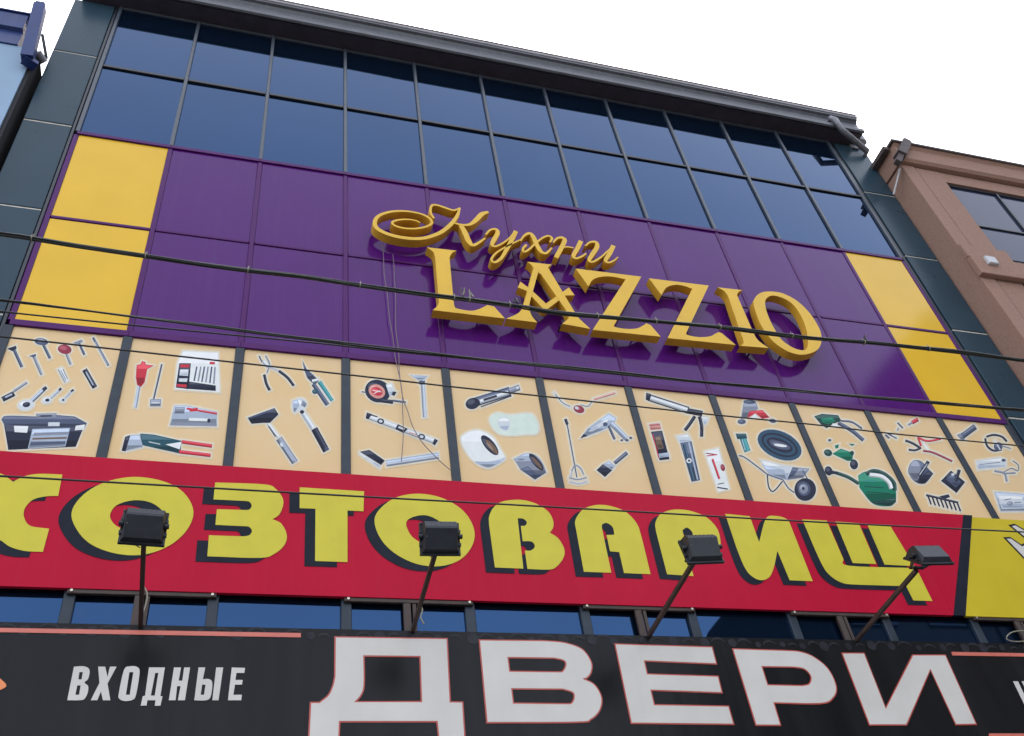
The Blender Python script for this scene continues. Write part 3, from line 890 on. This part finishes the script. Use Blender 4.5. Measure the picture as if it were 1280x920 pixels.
poster(4, (560, 450, 5.414), 'cream poster printed with a utility knife and two rolls of tape', [
    ('printed_knife', [S(62, '160,294 420,212', 'slate'), EL(166, 296, 48, 38, -15, 'dark'), S(30, '216,284 410,222', 'pale'), S(16, '240,272 330,244', 'dark'), S(40, '416,212 484,186', 'grey'), EL(470, 190, 10, 10, 0, 'pale'), S(7, '222,318 430,244', 'dark')]),
    ('printed_gloves', [P('mint', '~280,405 ~330,360 ~420,374 ~560,366 ~610,440 ~600,498 ~520,504 ~420,510 ~330,490'), P('pale', '~340,400 ~400,390 ~420,430 ~400,480 ~350,460')]),
    ('printed_tape_roll', [P('white', '~90,525 ~150,485 ~215,478 ~300,520 ~350,600 ~385,662 ~360,692 ~270,732 ~180,690 ~110,600'), P('steel', '~180,690 ~270,732 ~360,692 ~385,662 ~330,680 ~260,690'), EL(282, 578, 84, 33, 50, 'dark'), EL(296, 590, 62, 18, 50, 'brown')]),
    ('printed_tape_roll', [P('grey', '444,668 ~530,632 ~600,650 ~640,700 666,762 588,812 488,742'), P('steel', '444,668 ~530,632 ~560,650 500,690'), P('slate', '488,742 588,812 666,762 600,770 540,720'), EL(597, 692, 72, 24, 50, 'dark'), EL(602, 698, 52, 11, 50, 'brown')])])
poster(5, (670, 460, 5.413), 'cream poster printed with a glue gun, paint mixer and flat brush', [
    ('printed_trimmer', [S(11, '~120,165 ~160,215 ~200,250 240,270', 'pale'), S(5, '~130,180 ~180,236 230,262', 'slate'), EL(290, 280, 38, 25, 20, 'dred'), EL(275, 272, 14, 10, 20, 'pale'), S(7, '~300,250 ~350,260 380,225', 'grey'), S(14, '392,214 536,170', 'pink')]),
    ('printed_glue_gun', [P('steel', '305,470 350,408 450,338 492,308 542,340 522,392 432,432 342,466'), P('pale', '350,430 450,360 500,340 470,380 380,430'), P('dark', '298,478 322,446 348,462'), S(34, '505,372 612,480', 'steel'), S(16, '490,392 532,484', 'slate'), EL(468, 382, 16, 14, 0, 'slate'), S(7, '530,400 620,492', 'grey'), EL(580, 490, 10, 7, 0, 'slate'), EL(615, 490, 12, 8, 0, 'slate'), EL(640, 474, 10, 8, 0, 'slate')]),
    ('printed_mixer', [S(8, '208,370 276,742', 'slate'), S(19, '198,346 212,384', 'dark'), S(9, '~222,742 ~280,756 342,742', 'grey'), S(9, '~226,770 ~290,784 348,768', 'steel'), S(9, '~240,700 ~264,660 ~300,680 322,722', 'grey'), S(7, '245,700 230,745', 'steel')]),
    ('printed_brush', [P('dark', '408,692 456,648 518,690 466,740'), P('steel', '452,652 494,630 538,664 512,692'), S(26, '530,646 616,574', 'slate'), S(6, '540,634 610,578', 'grey')])])
poster(6, (785, 470, 5.75), 'cream poster printed with a caulking gun and three sealant tubes', [
    ('printed_caulking_gun', [S(50, '150,156 432,248', 'dark'), S(34, '160,160 426,246', 'pale'), P('dark', '130,122 164,130 156,184 126,172'), S(40, '428,252 534,272', 'dark'), S(24, '~480,290 ~440,350 408,392', 'dark'), S(24, '~512,292 ~528,360 528,438', 'dark'), P('pale', '530,290 580,300 560,350 540,350')]),
    ('printed_sealant_tube', [P('pink', '148,348 226,338 240,384 160,392'), P('dark', '164,402 244,394 298,600 226,608'), P('brown', '190,440 232,430 256,520 214,530'), P('steel', '218,560 290,550 296,580 224,590'), S(7, '176,418 220,590', 'red'), S(6, '156,356 228,350', 'dred')]),
    ('printed_sealant_tube', [P('pale', '348,434 430,418 456,470 372,484'), P('slate', '374,482 456,470 518,750 456,762'), S(22, '400,490 470,752', 'blue'), S(12, '436,478 500,746', 'steel'), EL(438, 610, 19, 17, 0, 'white'), EL(438, 610, 10, 9, 0, 'slate')]),
    ('printed_sealant_tube', [P('white', '548,544 650,520 728,812 650,832'), S(16, '606,598 656,742', 'red'), EL(680, 660, 16, 26, -15, 'dred'), S(9, '640,802 716,814', 'dark'), S(6, '644,780 690,770', 'dark'), S(8, '560,556 636,568', 'dred'), S(7, '566,576 640,566', 'red')])])
poster(7, (895, 480, 5.75), 'cream poster printed with a black hose coil and grey wheelbarrow', [
    ('printed_spray_nozzle', [P('grey', '200,128 284,124 304,180 270,200 220,250 178,252 186,200'), EL(240, 130, 44, 15, 3, 'slate'), P('red', '240,196 332,188 386,242 330,252 284,212 222,248'), EL(184, 272, 30, 18, 0, 'slate'), EL(406, 266, 26, 15, 10, 'slate'), P('white', '276,214 300,244 250,248')]),
    ('printed_hose_coil', [EL(456, 440, 168, 98, 24, 'blue'), EL(456, 440, 140, 74, 24, 'dark'), EL(456, 440, 124, 60, 24, 'blue'), EL(456, 440, 100, 44, 22, 'dark'), EL(460, 442, 76, 26, 16, 'slate'), EL(462, 443, 48, 10, 8, 'white')]),
    ('printed_connector', [S(46, '192,390 226,486', 'teal'), P('dteal', '140,358 214,358 224,392 152,398'), S(8, '186,400 210,480', 'sky')]),
    ('printed_wheelbarrow', [S(9, '164,515 ~215,535 370,652 480,690 ~520,750 562,782', 'slate'), S(9, '368,656 ~378,740 ~412,772 478,700', 'dark'), P('pale', '318,545 350,552 480,586 552,594 510,694 380,652'), P('steel', '330,580 490,620 510,694 380,652'), P('grey', '550,598 672,610 626,676 510,692'), P('slate', '550,600 592,608 560,662 510,686'), S(7, '620,620 660,690', 'slate'), EL(640, 760, 78, 82, 0, 'dark'), EL(632, 756, 46, 50, 0, 'slate'), EL(628, 754, 32, 36, 0, 'grey'), EL(626, 752, 10, 12, 0, 'dark')])])
poster(8, (990, 490, 5.748), 'cream poster printed with a green watering can and garden sprinkler', [
    ('printed_spray_gun', [P('dgreen', '158,176 215,158 330,168 354,208 290,232 250,262 212,240'), P('green', '205,190 290,180 310,210 260,235 220,220'), P('white', '290,226 330,232 330,248 290,246'), S(26, '330,222 ~430,280 512,348', 'slate'), S(13, '350,208 ~430,218 502,264', 'slate')]),
    ('printed_sprinkler', [P('green', '288,446 350,408 442,440 430,494 400,498 330,466'), EL(258, 438, 30, 24, 20, 'dgreen'), S(16, '425,478 446,512', 'green'), EL(444, 522, 29, 36, -10, 'dark'), P('green', '306,386 336,376 332,404 312,408'), P('green', '406,372 452,376 430,390'), EL(270, 348, 12, 9, 0, 'slate'), EL(430, 440, 14, 16, 0, 'dgreen')]),
    ('printed_watering_can', [S(24, '480,660 ~400,612 310,580', 'dgreen'), EL(262, 568, 27, 34, -20, 'dark'), P('dark', '276,560 330,578 326,592 270,590'), P('green', '474,602 ~520,575 ~600,572 ~680,620 ~742,700 746,792 ~700,822 ~580,804 484,690'), S(28, '~530,592 ~585,568 ~660,590 ~728,650 738,710', 'dgreen'), S(30, '~556,596 ~640,608 ~694,650 712,696', 'white'), P('dgreen', '560,790 746,760 746,792 700,822 600,808'), S(6, '510,640 600,636', 'teal'), S(6, '520,680 660,690', 'dgreen'), S(6, '530,720 700,730', 'dgreen')])])
poster(9, (1090, 500, 5.747), 'cream poster printed with red pruning shears, spades and a rake', [
    ('printed_trowel', [S(28, '330,140 286,164', 'red'), S(14, '290,162 258,180', 'grey')]),
    ('printed_bit', [S(11, '182,164 222,204', 'slate'), S(11, '190,202 182,220', 'grey')]),
    ('printed_bit', [S(13, '94,250 124,276', 'slate'), S(13, '112,240 178,276', 'slate'), S(5, '140,250 180,272', 'pale')]),
    ('printed_pruning_shears', [S(17, '~238,292 ~290,312 345,345', 'dark'), S(15, '~262,358 ~310,362 352,344', 'dark'), S(15, '328,268 352,332', 'red'), S(15, '335,274 ~400,296 494,280', 'red'), S(15, '366,366 ~440,380 576,442', 'dred'), S(11, '366,308 404,362', 'white')]),
    ('printed_spade', [P('slate', '~290,440 ~350,440 ~400,490 440,530 ~380,600 ~310,590 ~258,515'), P('grey', '~290,440 ~330,440 ~350,500 ~320,580 ~270,540 ~258,505'), P('dark', '340,560 400,510 440,530 380,602 330,600'), S(25, '404,442 338,548', 'dark'), S(6, '396,460 340,540', 'pale')]),
    ('printed_spade', [P('dark', '494,582 566,508 668,590 606,670'), P('slate', '530,570 570,530 640,590 600,630'), S(24, '626,502 600,586', 'dark'), EL(580, 536, 12, 10, 0, 'pale')]),
    ('printed_rake', [S(15, '388,684 618,738', 'dark'), P('dark', '480,694 548,678 560,698 520,712')] + [S(11, '%d,%d %d,%d' % (402 + 30 * k, 692 + 7 * k, 424 + 30 * k, 752 + 7 * k), 'dark') for k in range(8)])])
poster(10, (1090, 500, 5.747), 'cream poster printed with a dark clamp and packaged parts beside the yellow banner', [
    ('printed_torch', [P('grey', '608,252 652,232 668,290 640,288'), S(42, '648,262 742,192', 'slate'), S(8, '660,240 740,182', 'grey')]),
    ('printed_clamp', [S(15, '~812,276 ~826,330 ~870,364 930,358', 'dark'), S(15, '~820,266 ~870,252 ~930,264 968,300', 'dark'), EL(906, 334, 32, 30, 0, 'slate'), S(9, '880,290 920,360', 'pale'), S(9, '930,330 996,350', 'grey')]),
    ('printed_packet', [P('pale', '748,440 920,414 962,430 962,482 758,502'), S(6, '770,466 920,448', 'grey'), EL(944, 434, 16, 11, 0, 'slate')]),
    ('printed_cord', [S(15, '878,510 ~950,528 968,586', 'grey'), S(6, '~945,520 ~1000,492 ~1045,510 ~1050,470 1008,436', 'slate'), S(12, '950,530 1030,525', 'grey')]),
    ('printed_packet', [P('steel', '878,660 1092,676 1130,800 922,802'), P('pale', '900,680 1080,690 1100,780 930,784'), S(5, '950,720 1000,710', 'slate'), EL(990, 745, 22, 16, 0, 'grey'), S(5, '1020,740 1070,735', 'slate'), S(5, '940,765 1080,770', 'grey')])])

# ------------------------------------------------------------------ floodlights on arms
def floodlight(x, y_end, z_end, pitch, yaw, label, roll=0.0):
    root = thing('floodlight', (x, -0.08, 5.22), label, 'floodlight', 'black floodlights on arms')
    a = Vector((x, -0.10, 5.20))
    e = Vector((x, y_end, z_end))
    part('arm', 'brown_steel', lambda b: b.bar(a, e, 0.030, 0.032), root)
    c = e + Vector((0, -0.19, -0.02 + 0.04))
    W, H = 0.265, 0.225
    rot = Matrix.Rotation(math.radians(yaw), 3, 'Z') @ Matrix.Rotation(math.radians(pitch), 3, 'X')

    def tr(p):                                   # local: glass looks to +Y
        return c + rot @ Vector(p)
    hb = MB()
    # stepped housing: rim, lower back facet, upper slope
    prof = [(0.055, -H / 2), (0.055, H / 2), (0.030, H / 2), (-0.035, H / 2 - 0.012), (-0.068, 0.050), (-0.072, 0.030), (-0.010, -H / 2 + 0.008), (0.030, -H / 2)]
    n = len(prof)
    V = []
    for sx, k in ((-1, 1.0), (1, 1.0)):
        for (yy, zz) in prof:
            ww = W / 2 if yy > 0.02 else W / 2 - 0.018
            V.append(tr((sx * ww, yy, zz)))
    hb.add(V, [(i, i + n, (i + 1) % n + n, (i + 1) % n) for i in range(n)] + [tuple(range(n)), tuple(range(2 * n - 1, n - 1, -1))])
    hs = hb.build('housing', 'lamp_black', root)
    gl = MB()
    gl.add([tr((sx * (W / 2 - 0.02), 0.057, sz * (H / 2 - 0.02))) for sx, sz in ((-1, -1), (1, -1), (1, 1), (-1, 1))], [(0, 3, 2, 1)])
    gl.build('glass', 'lamp_glass', hs)
    rm = MB()
    for sz in (-1, 1):
        rm.bar(tr((-W / 2 - 0.012, 0.045, sz * (H / 2 + 0.004))), tr((W / 2 + 0.012, 0.045, sz * (H / 2 + 0.004))), 0.026, 0.014)
    for sx in (-1, 1):
        rm.bar(tr((sx * (W / 2 + 0.004), 0.045, -H / 2 - 0.004)), tr((sx * (W / 2 + 0.004), 0.045, H / 2 + 0.004)), 0.014, 0.022)
        for zz in (0.05, -0.05):
            rm.bar(tr((sx * (W / 2 + 0.006), 0.032, zz - 0.012)), tr((sx * (W / 2 + 0.006), 0.032, zz + 0.012)), 0.02, 0.024)
    rm.build('rim', 'lamp_black', hs)
    fin = MB()
    for k in range(7):
        xx = -0.10 + k * 0.2 / 6
        fin.bar(tr((xx, -0.074, 0.030)), tr((xx, -0.040, H / 2 - 0.018)), 0.004, 0.006)
    fin.build('cooling_fin', 'lamp_black', hs, kind='stuff')
    yk = MB()
    for sx in (-1, 1):
        yk.bar(e + Vector((sx * 0.05, -0.005, 0.015)), tr((sx * (W / 2 + 0.008), 0.0, 0.0)), 0.012, 0.028)
        yk.tube([tr((sx * (W / 2 - 0.004), 0, 0)), tr((sx * (W / 2 + 0.024), 0, 0))], 0.018, 8)
    yk.bar(e + Vector((-0.06, -0.004, 0.02)), e + Vector((0.06, -0.004, 0.02)), 0.03, 0.014)
    yk.build('yoke', 'lamp_black', root)
    wr = MB()
    p0, p1 = e + Vector((-0.02, 0.02, -0.02)), tr((-W / 2 + 0.03, -0.05, -0.02))
    mid = (p0 + p1) / 2 + Vector((-0.09, -0.02, -0.03))
    wr.tube([p0.lerp(mid, t).lerp(mid.lerp(p1, t), t) for t in [i / 8 for i in range(9)]], 0.004, 6)
    wr.build('lead', 'tie', root)


floodlight(1.52, -0.90, 5.36, 4, 3, 'upright black floodlight in front of the first О of the red banner')
floodlight(3.50, -0.98, 5.33, 8, -4, 'black floodlight in front of the second О of the red banner')
floodlight(5.50, -1.08, 5.28, -14, -8, 'black floodlight in front of the letter Р of the red banner')
floodlight(7.52, -1.13, 5.28, -46, -6, 'flat tilted black floodlight in front of the letter Щ of the red banner')
# loose lead ends in the gap below the lamps
for s, lb in (('176,728 ~184,742 ~181,760 ~176,772', 'loose pale cable end hanging below the first floodlight'),
              ('523,752 ~528,762 ~526,772 ~530,780', 'loose grey cable end hanging below the second floodlight'),
              ('1290,788 ~1266,790 ~1258,798 ~1268,802 1290,801', 'loop of white wire below the yellow banner')):
    mb = MB()
    mb.tube([spot(a, b, -0.13) for a, b in path(s, closed=False)], 0.006, 6)
    mb.build('loose_wire', 'tie', label=lb, category='wire')

# ------------------------------------------------------------------ overhead cables and the wires on the wall
YC = -3.2
POLES = (-9.0, 17.0)


def run(pts, Y, k=10):
    """survey points -> a line in the plane at Y, carried on to the poles on both sides"""
    w3 = [spot(a, b, Y) for a, b in pts]
    d0 = (w3[0] - w3[1]).normalized()
    d1 = (w3[-1] - w3[-2]).normalized()
    sl = (w3[-1].z - w3[0].z) / (w3[-1].x - w3[0].x)
    left, right = [], []
    for i in range(1, 9):
        x = w3[0].x + (POLES[0] - w3[0].x) * i / 8
        left.append(Vector((x, Y, w3[0].z + sl * (x - w3[0].x) + 0.004 * (x - w3[0].x)**2)))
        x = w3[-1].x + (POLES[1] - w3[-1].x) * i / 8
        right.append(Vector((x, Y, w3[-1].z + sl * (x - w3[-1].x) + 0.004 * (x - w3[-1].x)**2)))
    cp = left[::-1] + w3 + right
    res = []
    for i in range(len(cp) - 1):
        p0, p1, p2, p3 = cp[max(0, i - 1)], cp[i], cp[i + 1], cp[min(len(cp) - 1, i + 2)]
        for j in range(k):
            t = j / k
            res.append(0.5 * ((2 * p1) + (p2 - p0) * t + (2 * p0 - 5 * p1 + 4 * p2 - p3) * t * t + (3 * p1 - p0 - 3 * p2 + p3) * t**3))
    return res + [cp[-1]]


def bundle(pts, Y, spec, lay, label, ties=(), seed=0, group=None):
    ln = run(pts, Y)
    mid = ln[len(ln) // 2]
    root = thing('overhead_cable', (POLES[0], Y, ln[0].z), label, 'cable', group)
    n = len(spec)
    rr = random.Random(seed)
    for k, (r, off, mt) in enumerate(spec):
        mb = MB()
        ph = 2 * math.pi * k / n
        P3 = []
        s = 0
        for i, p in enumerate(ln):
            if i:
                s += (p - ln[i - 1]).length
            a = ph + s * lay + 0.8 * noise.noise(Vector((s * 0.9, k * 7.1, seed)))
            o = off * (0.75 + 0.6 * noise.noise(Vector((s * 1.3, seed + 3, k))))
            P3.append(p + Vector((0, math.cos(a) * o, math.sin(a) * o)))
        mb.tube(P3, r, 7)
        mb.build('strand', mt, root)
    rad = max(r + off for r, off, _ in spec)
    for px in ties:
        q = min(ln, key=lambda v: abs((v - spot(px[0], px[1], Y)).length))
        mb = MB()
        mb.tube([q + Vector((-0.003, 0, 0)), q + Vector((0.003, 0, 0))], rad * 1.03, 10)
        z = q.z
        mb.bar(q + Vector((0, 0, rad)), q + Vector((0.004, 0, rad + 0.02)), 0.004, 0.004)
        mb.build('cable_tie', 'tie', root)
    return root


main = [(-10, 291), (40, 298), (100, 308), (182, 320), (250, 330), (310, 338), (380, 346), (450, 357), (520, 367), (580, 374), (650, 383), (700, 391), (800, 400), (900, 409), (1000, 421), (1100, 430), (1200, 440), (1290, 452)]
MAIN = bundle(main, YC, [(0.0065, 0.010, 'cable'), (0.006, 0.011, 'cable_grey'), (0.0065, 0.010, 'cable'), (0.0055, 0.011, 'cable_grey'), (0.0045, 0.013, 'cable')], 1.1,
       'thickest black cable bundle, tied with pale ties, crossing the gold letters',
       [(40, 298), (183, 320), (312, 338), (450, 357), (565, 372), (590, 375), (640, 382), (752, 396), (818, 402), (900, 409), (990, 420), (1078, 428), (1166, 437)], 1)
bundle([(-10, 374), (72, 384), (165, 396), (247, 406), (330, 417), (412, 427), (494, 437), (560, 444.5), (666, 455), (772, 466), (880, 477.5), (980, 486), (1080, 495.6), (1161, 502.5), (1249, 510), (1290, 513)], YC - 0.1,
       [(0.005, 0.006, 'cable'), (0.0045, 0.007, 'cable_grey')], 1.6, 'medium twisted black cable pair crossing just above the tool posters', (), 2)
bundle([(-10, 388), (15, 391), (165, 406.5), (330, 422.5), (412, 430.5), (494, 439.5), (600, 450), (772, 468), (980, 488), (1161, 504), (1290, 515)], YC - 0.05,
       [(0.0042, 0.0, 'cable')], 0, 'single thin wire running just below the twisted black cable pair', (), 3)
bundle([(-10, 419.5), (0, 420.6), (150, 437.2), (290, 452.6), (440, 469), (570, 484), (685, 496), (800, 508.5), (910, 520.3), (1015, 530.5), (1120, 542.5), (1273, 557), (1290, 558.5)], YC,
       [(0.0045, 0.0, 'cable')], 0, 'single thin wire crossing the upper part of the tool posters', (), 4)
bundle([(-10, 594.5), (0, 595), (320, 613.3), (480, 622.3), (640, 631), (800, 640), (960, 649.3), (1120, 657.5), (1290, 665.5)], YC,
       [(0.0045, 0.0, 'cable')], 0, 'single thin wire crossing the yellow letters of the red banner', (), 5)
for k, (a, b) in enumerate(((578, 369), (588, 371), (644, 380), (1082, 427))):
    mb = MB()
    q = spot(a, b, YC)
    rc = random.Random(k + 40)
    pts_ = [q + Vector((0.012 * i / 3 - 0.01, rc.uniform(-.015, .015), 0.018 + 0.034 * math.sin(i * 1.3 + k) + rc.uniform(-.01, .01))) for i in range(8)]
    mb.tube(pts_, 0.0035, 5)
    mb.build('tape_end', 'tie' if k < 2 else 'cable_grey', MAIN)
for xp, sd in ((POLES[0], 'left of the light blue house'), (POLES[1], 'in front of the brown building')):
    mb = MB()
    mb.tube([(xp, YC - 0.22, 0.12), (xp, YC - 0.22, 9.2)], [0.15, 0.10], 14)
    pr = thing('utility_pole', (xp, YC - 0.22, 0.13), 'weathered wooden utility pole carrying the overhead cables ' + sd, 'pole', 'poles carrying the overhead cables')
    mb.build('shaft', 'wood_pole', pr)
    mb = MB()
    mb.bevbox(xp - 0.05, xp + 0.05, YC - 0.14, YC + 0.06, 3.2, 9.0, 0.01)
    mb.build('cable_rack', 'brown_steel', pr)

for pts, lb in (('478,306 ~480,335 ~483,362 ~487,395 ~491,424 ~496,455 ~501,482 ~506,505 ~512,521 ~519,540 ~529,554 ~545,572 564,588', 'long thin wire hanging from the script swirl across the tape measure poster'),
                ('491,318 ~493,345 ~494,365 ~495,407 ~498,440 ~500,470 ~503,500 ~504,530 502,577', 'shorter thin wire hanging straight from the script swirl')):
    mb = MB()
    pp = path(pts, closed=False, n=4)
    mb.tube([spot(a, b, -0.07) + Vector((0.004 * math.sin(i * 0.9), 0, 0)) for i, (a, b) in enumerate(pp)], 0.0042, 6)
    mb.build('hanging_wire', 'thin_wire', label=lb, category='wire')

# ------------------------------------------------------------------ brown building to the right
YB2 = -0.40
XR = 11.72
BR = thing('brown_building', (16, YB2, 0), 'brown stuccoed building with mirrored windows beside the shop', 'building')
Zf0, Zf1 = 13.36, 13.78


def brp(name, mats, fn, parent=None):
    mb = MB()
    fn(mb)
    return mb.build(name, mats, BR if parent is None else parent)


brp('wall', 'stucco', lambda b: b.box(XR, 24, YB2 + 0.12, 11, 0.13, Zf0 - 0.01))
gx = spot(1182, 262, YB2).x                      # groove beside the corner pier
wx = spot(1182, 225, YB2).x
brp('pier', 'stucco', lambda b: b.bevbox(XR, gx - 0.012, YB2, YB2 + 0.12, 0.13, Zf0, 0.01))
brp('pier', 'stucco', lambda b: b.bevbox(gx + 0.012, wx, YB2 + 0.012, YB2 + 0.12, 0.13, Zf0, 0.01))
ff = brp('fascia', 'stucco', lambda b: extrude_x(b, [(YB2 - 0.05, Zf0 + 0.02), (YB2 - 0.09, Zf0 + 0.07), (YB2 - 0.09, Zf1 - 0.06), (YB2 - 0.13, Zf1), (0.3, Zf1), (0.3, Zf0 + 0.02)], XR - 0.02, 24))
brp('roof_edge', 'rust_metal', lambda b: b.box(XR - 0.06, 24, YB2 - 0.16, 11.2, Zf1 + 0.004, Zf1 + 0.05), ff)
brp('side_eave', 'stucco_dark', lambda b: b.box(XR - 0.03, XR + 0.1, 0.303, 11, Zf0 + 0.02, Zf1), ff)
zs1, zs2, zs3 = spot(1199, 308, YB2).z, spot(1213, 324, YB2).z, spot(1226, 346, YB2).z
brp('ledge', 'stucco', lambda b: b.bevbox(XR - 0.02, wx + 0.06, YB2 - 0.05, YB2 - 0.001, zs2 + 0.012, zs1, 0.01))
brp('ledge', 'stucco', lambda b: b.bevbox(XR - 0.03, wx + 0.30, YB2 - 0.08, YB2 - 0.001, zs3, zs2 - 0.012, 0.01))
lq = spot(1239, 326, YB2 - 0.1)
brp('wall_lamp', 'white_metal', lambda b: b.bevbox(lq.x - 0.085, lq.x + 0.085, YB2 - 0.13, YB2 - 0.082, lq.z - 0.075, lq.z + 0.075, 0.012))
wt = spot(1182, 226, YB2).z
tz = spot(1230, 279, YB2).z
wb = zs1 - 0.02
brp('lintel', 'stucco', lambda b: b.box(wx + 0.002, 24, YB2 + 0.02, YB2 + 0.118, wt, Zf0 - 0.002))
mx_ = spot(1247, 240, YB2).x - wx
nb = 10
for i in range(nb):
    x0 = wx + 0.03 + i * mx_
    for z0, z1 in ((tz + 0.02, wt - 0.05), (wb, tz - 0.02)):
        mb = MB()
        mb.box(x0 + 0.01, x0 + mx_ - 0.01, YB2 + 0.075, YB2 + 0.09, z0, z1)
        mb.build('window_pane', 'glass_violet', BR)
    brp('window_mullion', 'mullion_dark', lambda b: b.bevbox(x0 - 0.02, x0 + 0.02, YB2 + 0.045, YB2 + 0.118, wb, wt - 0.001, 0.004))
    brp('window_transom', 'mullion_dark', lambda b: b.bevbox(x0 + 0.021, x0 + mx_ - 0.021, YB2 + 0.05, YB2 + 0.118, tz - 0.019, tz + 0.019, 0.004))
    brp('window_head', 'mullion_dark', lambda b: b.bevbox(x0 + 0.021, x0 + mx_ - 0.021, YB2 + 0.05, YB2 + 0.118, wt - 0.049, wt - 0.003, 0.004))
# grey louvres below the windows
for k in range(9):
    z = wb - 0.06 - k * 0.085
    brp('louvre_slat', 'zinc', lambda b: b.add([(wx + 0.02, YB2 + 0.03, z - 0.05), (24, YB2 + 0.03, z - 0.05), (24, YB2 + 0.10, z + 0.01), (wx + 0.02, YB2 + 0.10, z + 0.01),
                                               (wx + 0.02, YB2 + 0.025, z - 0.042), (24, YB2 + 0.025, z - 0.042), (24, YB2 + 0.095, z + 0.018), (wx + 0.02, YB2 + 0.095, z + 0.018)],
                                              [(0, 3, 2, 1), (4, 5, 6, 7), (0, 1, 5, 4), (1, 2, 6, 5), (2, 3, 7, 6), (3, 0, 4, 7)]))
# rain head on the roof corner and the pale pipe on the flank
c0, c1 = spot(1122, 203, YB2 - 0.1), spot(1132, 178, YB2 - 0.1)
dd = (c1 - c0)
hd = brp('rain_head', 'rust_metal', lambda b: (b.bar(c0 + dd * 0.30, c0 + dd * 0.92, 0.17, 0.15), b.bar(c0 + dd * 0.93, c0 + dd * 1.02, 0.12, 0.10)))
brp('rain_head_outlet', 'rust_metal', lambda b: b.bar(c0 - dd * 0.02, c0 + dd * 0.29, 0.10, 0.09), hd)
brp('side_gutter', 'rust_metal', lambda b: b.bar((XR - 0.10, YB2 - 0.02, Zf1 - 0.02), (XR - 0.10, 6, Zf1 - 0.06), 0.09, 0.08), hd)
w0, w1 = spot(1125, 211, YB2 + 0.02), spot(1117, 243, -0.12)
brp('flank_pipe', 'white_metal', lambda b: b.tube([w0, w1], 0.014, 8))

# ------------------------------------------------------------------ light blue house to the left
LB = thing('blue_house', (-4, -0.2, 0), 'light blue house wall with dark blue eaves left of the shop', 'building')
YL = -0.15
XL = -0.66


def lbp(name, mats, fn, parent=None):
    mb = MB()
    fn(mb)
    return mb.build(name, mats, LB if parent is None else parent)


zl = [spot(12, y, YL).z for y in (24, 40, 57)]
lbp('wall', 'blue_wall', lambda b: b.box(-12, XL - 0.045, YL, 10, 0.13, zl[2] + 0.02))
lbp('edge_shade', 'dark_gap', lambda b: b.box(XL - 0.044, XL, YL + 0.02, 10, 0.13, zl[2] + 0.02))  # shadowed right edge of the house, painted in as a near-black strip
ev = lbp('eave', 'blue_metal', lambda b: extrude_x(b, [(YL - 0.02, zl[2] + 0.025), (YL - 0.02, zl[1]), (YL - 0.07, zl[1] + 0.02), (YL - 0.09, zl[0]), (1.0, zl[0] + 0.02), (1.0, zl[2] + 0.025)], -12, XL - 0.24))
lbp('roof', 'blue_metal', lambda b: extrude_x(b, [(YL - 0.11, zl[0] + 0.022), (YL - 0.11, zl[0] + 0.045), (5.0, zl[0] + 0.25), (10.0, zl[0] + 0.045), (10, zl[0] + 0.022)], -12.1, XL - 0.22))
t0, t1, t2 = spot(50, 9, YL - 0.22), spot(34, 74, YL - 0.10), spot(45, 83, YL - 0.02)
bp_ = lbp('downpipe', 'blue_metal', lambda b: (b.bar(t0, t1, 0.13, 0.13)))
lbp('downpipe_shoe', 'blue_metal', lambda b: b.bar(t1 + Vector((-0.04, 0, 0)), t2, 0.12, 0.06), bp_)
lbp('downpipe_cap', 'blue_metal', lambda b: b.bar(t0, t0 + (t0 - t1).normalized() * 0.05, 0.10, 0.10), bp_)
k0, k1 = spot(53, 44, 0.1), spot(58, 72, 0.05)
lbp('pipe_hook', 'dark_gap', lambda b: b.bar(k0, k1, 0.035, 0.035), bp_)
g0, g1 = spot(46, 66, YL), spot(54, 78, YL + 0.1)
lbp('pipe_elbow', 'zinc', lambda b: b.tube([g0, g1], 0.06, 8), bp_)

# ------------------------------------------------------------------ tall block across the street (seen only in the glass)
OB = thing('apartment_block', (29, -20, 0), 'dark apartment block across the street, mirrored in the lower shop windows', 'building')
mb = MB()
mb.box(18.4, 23.9, -26, -13.5, 0, 16.5)
mb.build('wing', 'block_grey', OB)
mb = MB()
mb.add([(23.9, y, z) for y in (-13.4, -26) for z in (0, 22.0)] + [(28.6, y, 27.6) for y in (-13.4, -26)] + [(42, y, z) for y in (-13.4, -26) for z in (0, 27.6)],
       [(0, 6, 7, 4, 1), (3, 5, 9, 8, 2), (0, 1, 3, 2), (1, 4, 5, 3), (4, 7, 9, 5), (6, 8, 9, 7)])
mb.build('tower', 'block_grey', OB)
for r in range(8):
    for c_ in range(8):
        x0 = 18.9 + c_ * 2.75
        if (c_ < 2 and r > 4) or (c_ == 2 and r > 6):
            continue
        mb = MB()
        mb.box(x0, x0 + 1.5, -13.405 if c_ > 1 else -13.505, -13.34 if c_ > 1 else -13.44, 1.2 + r * 3.0, 2.8 + r * 3.0)
        mb.build('window', 'mullion_dark', OB)
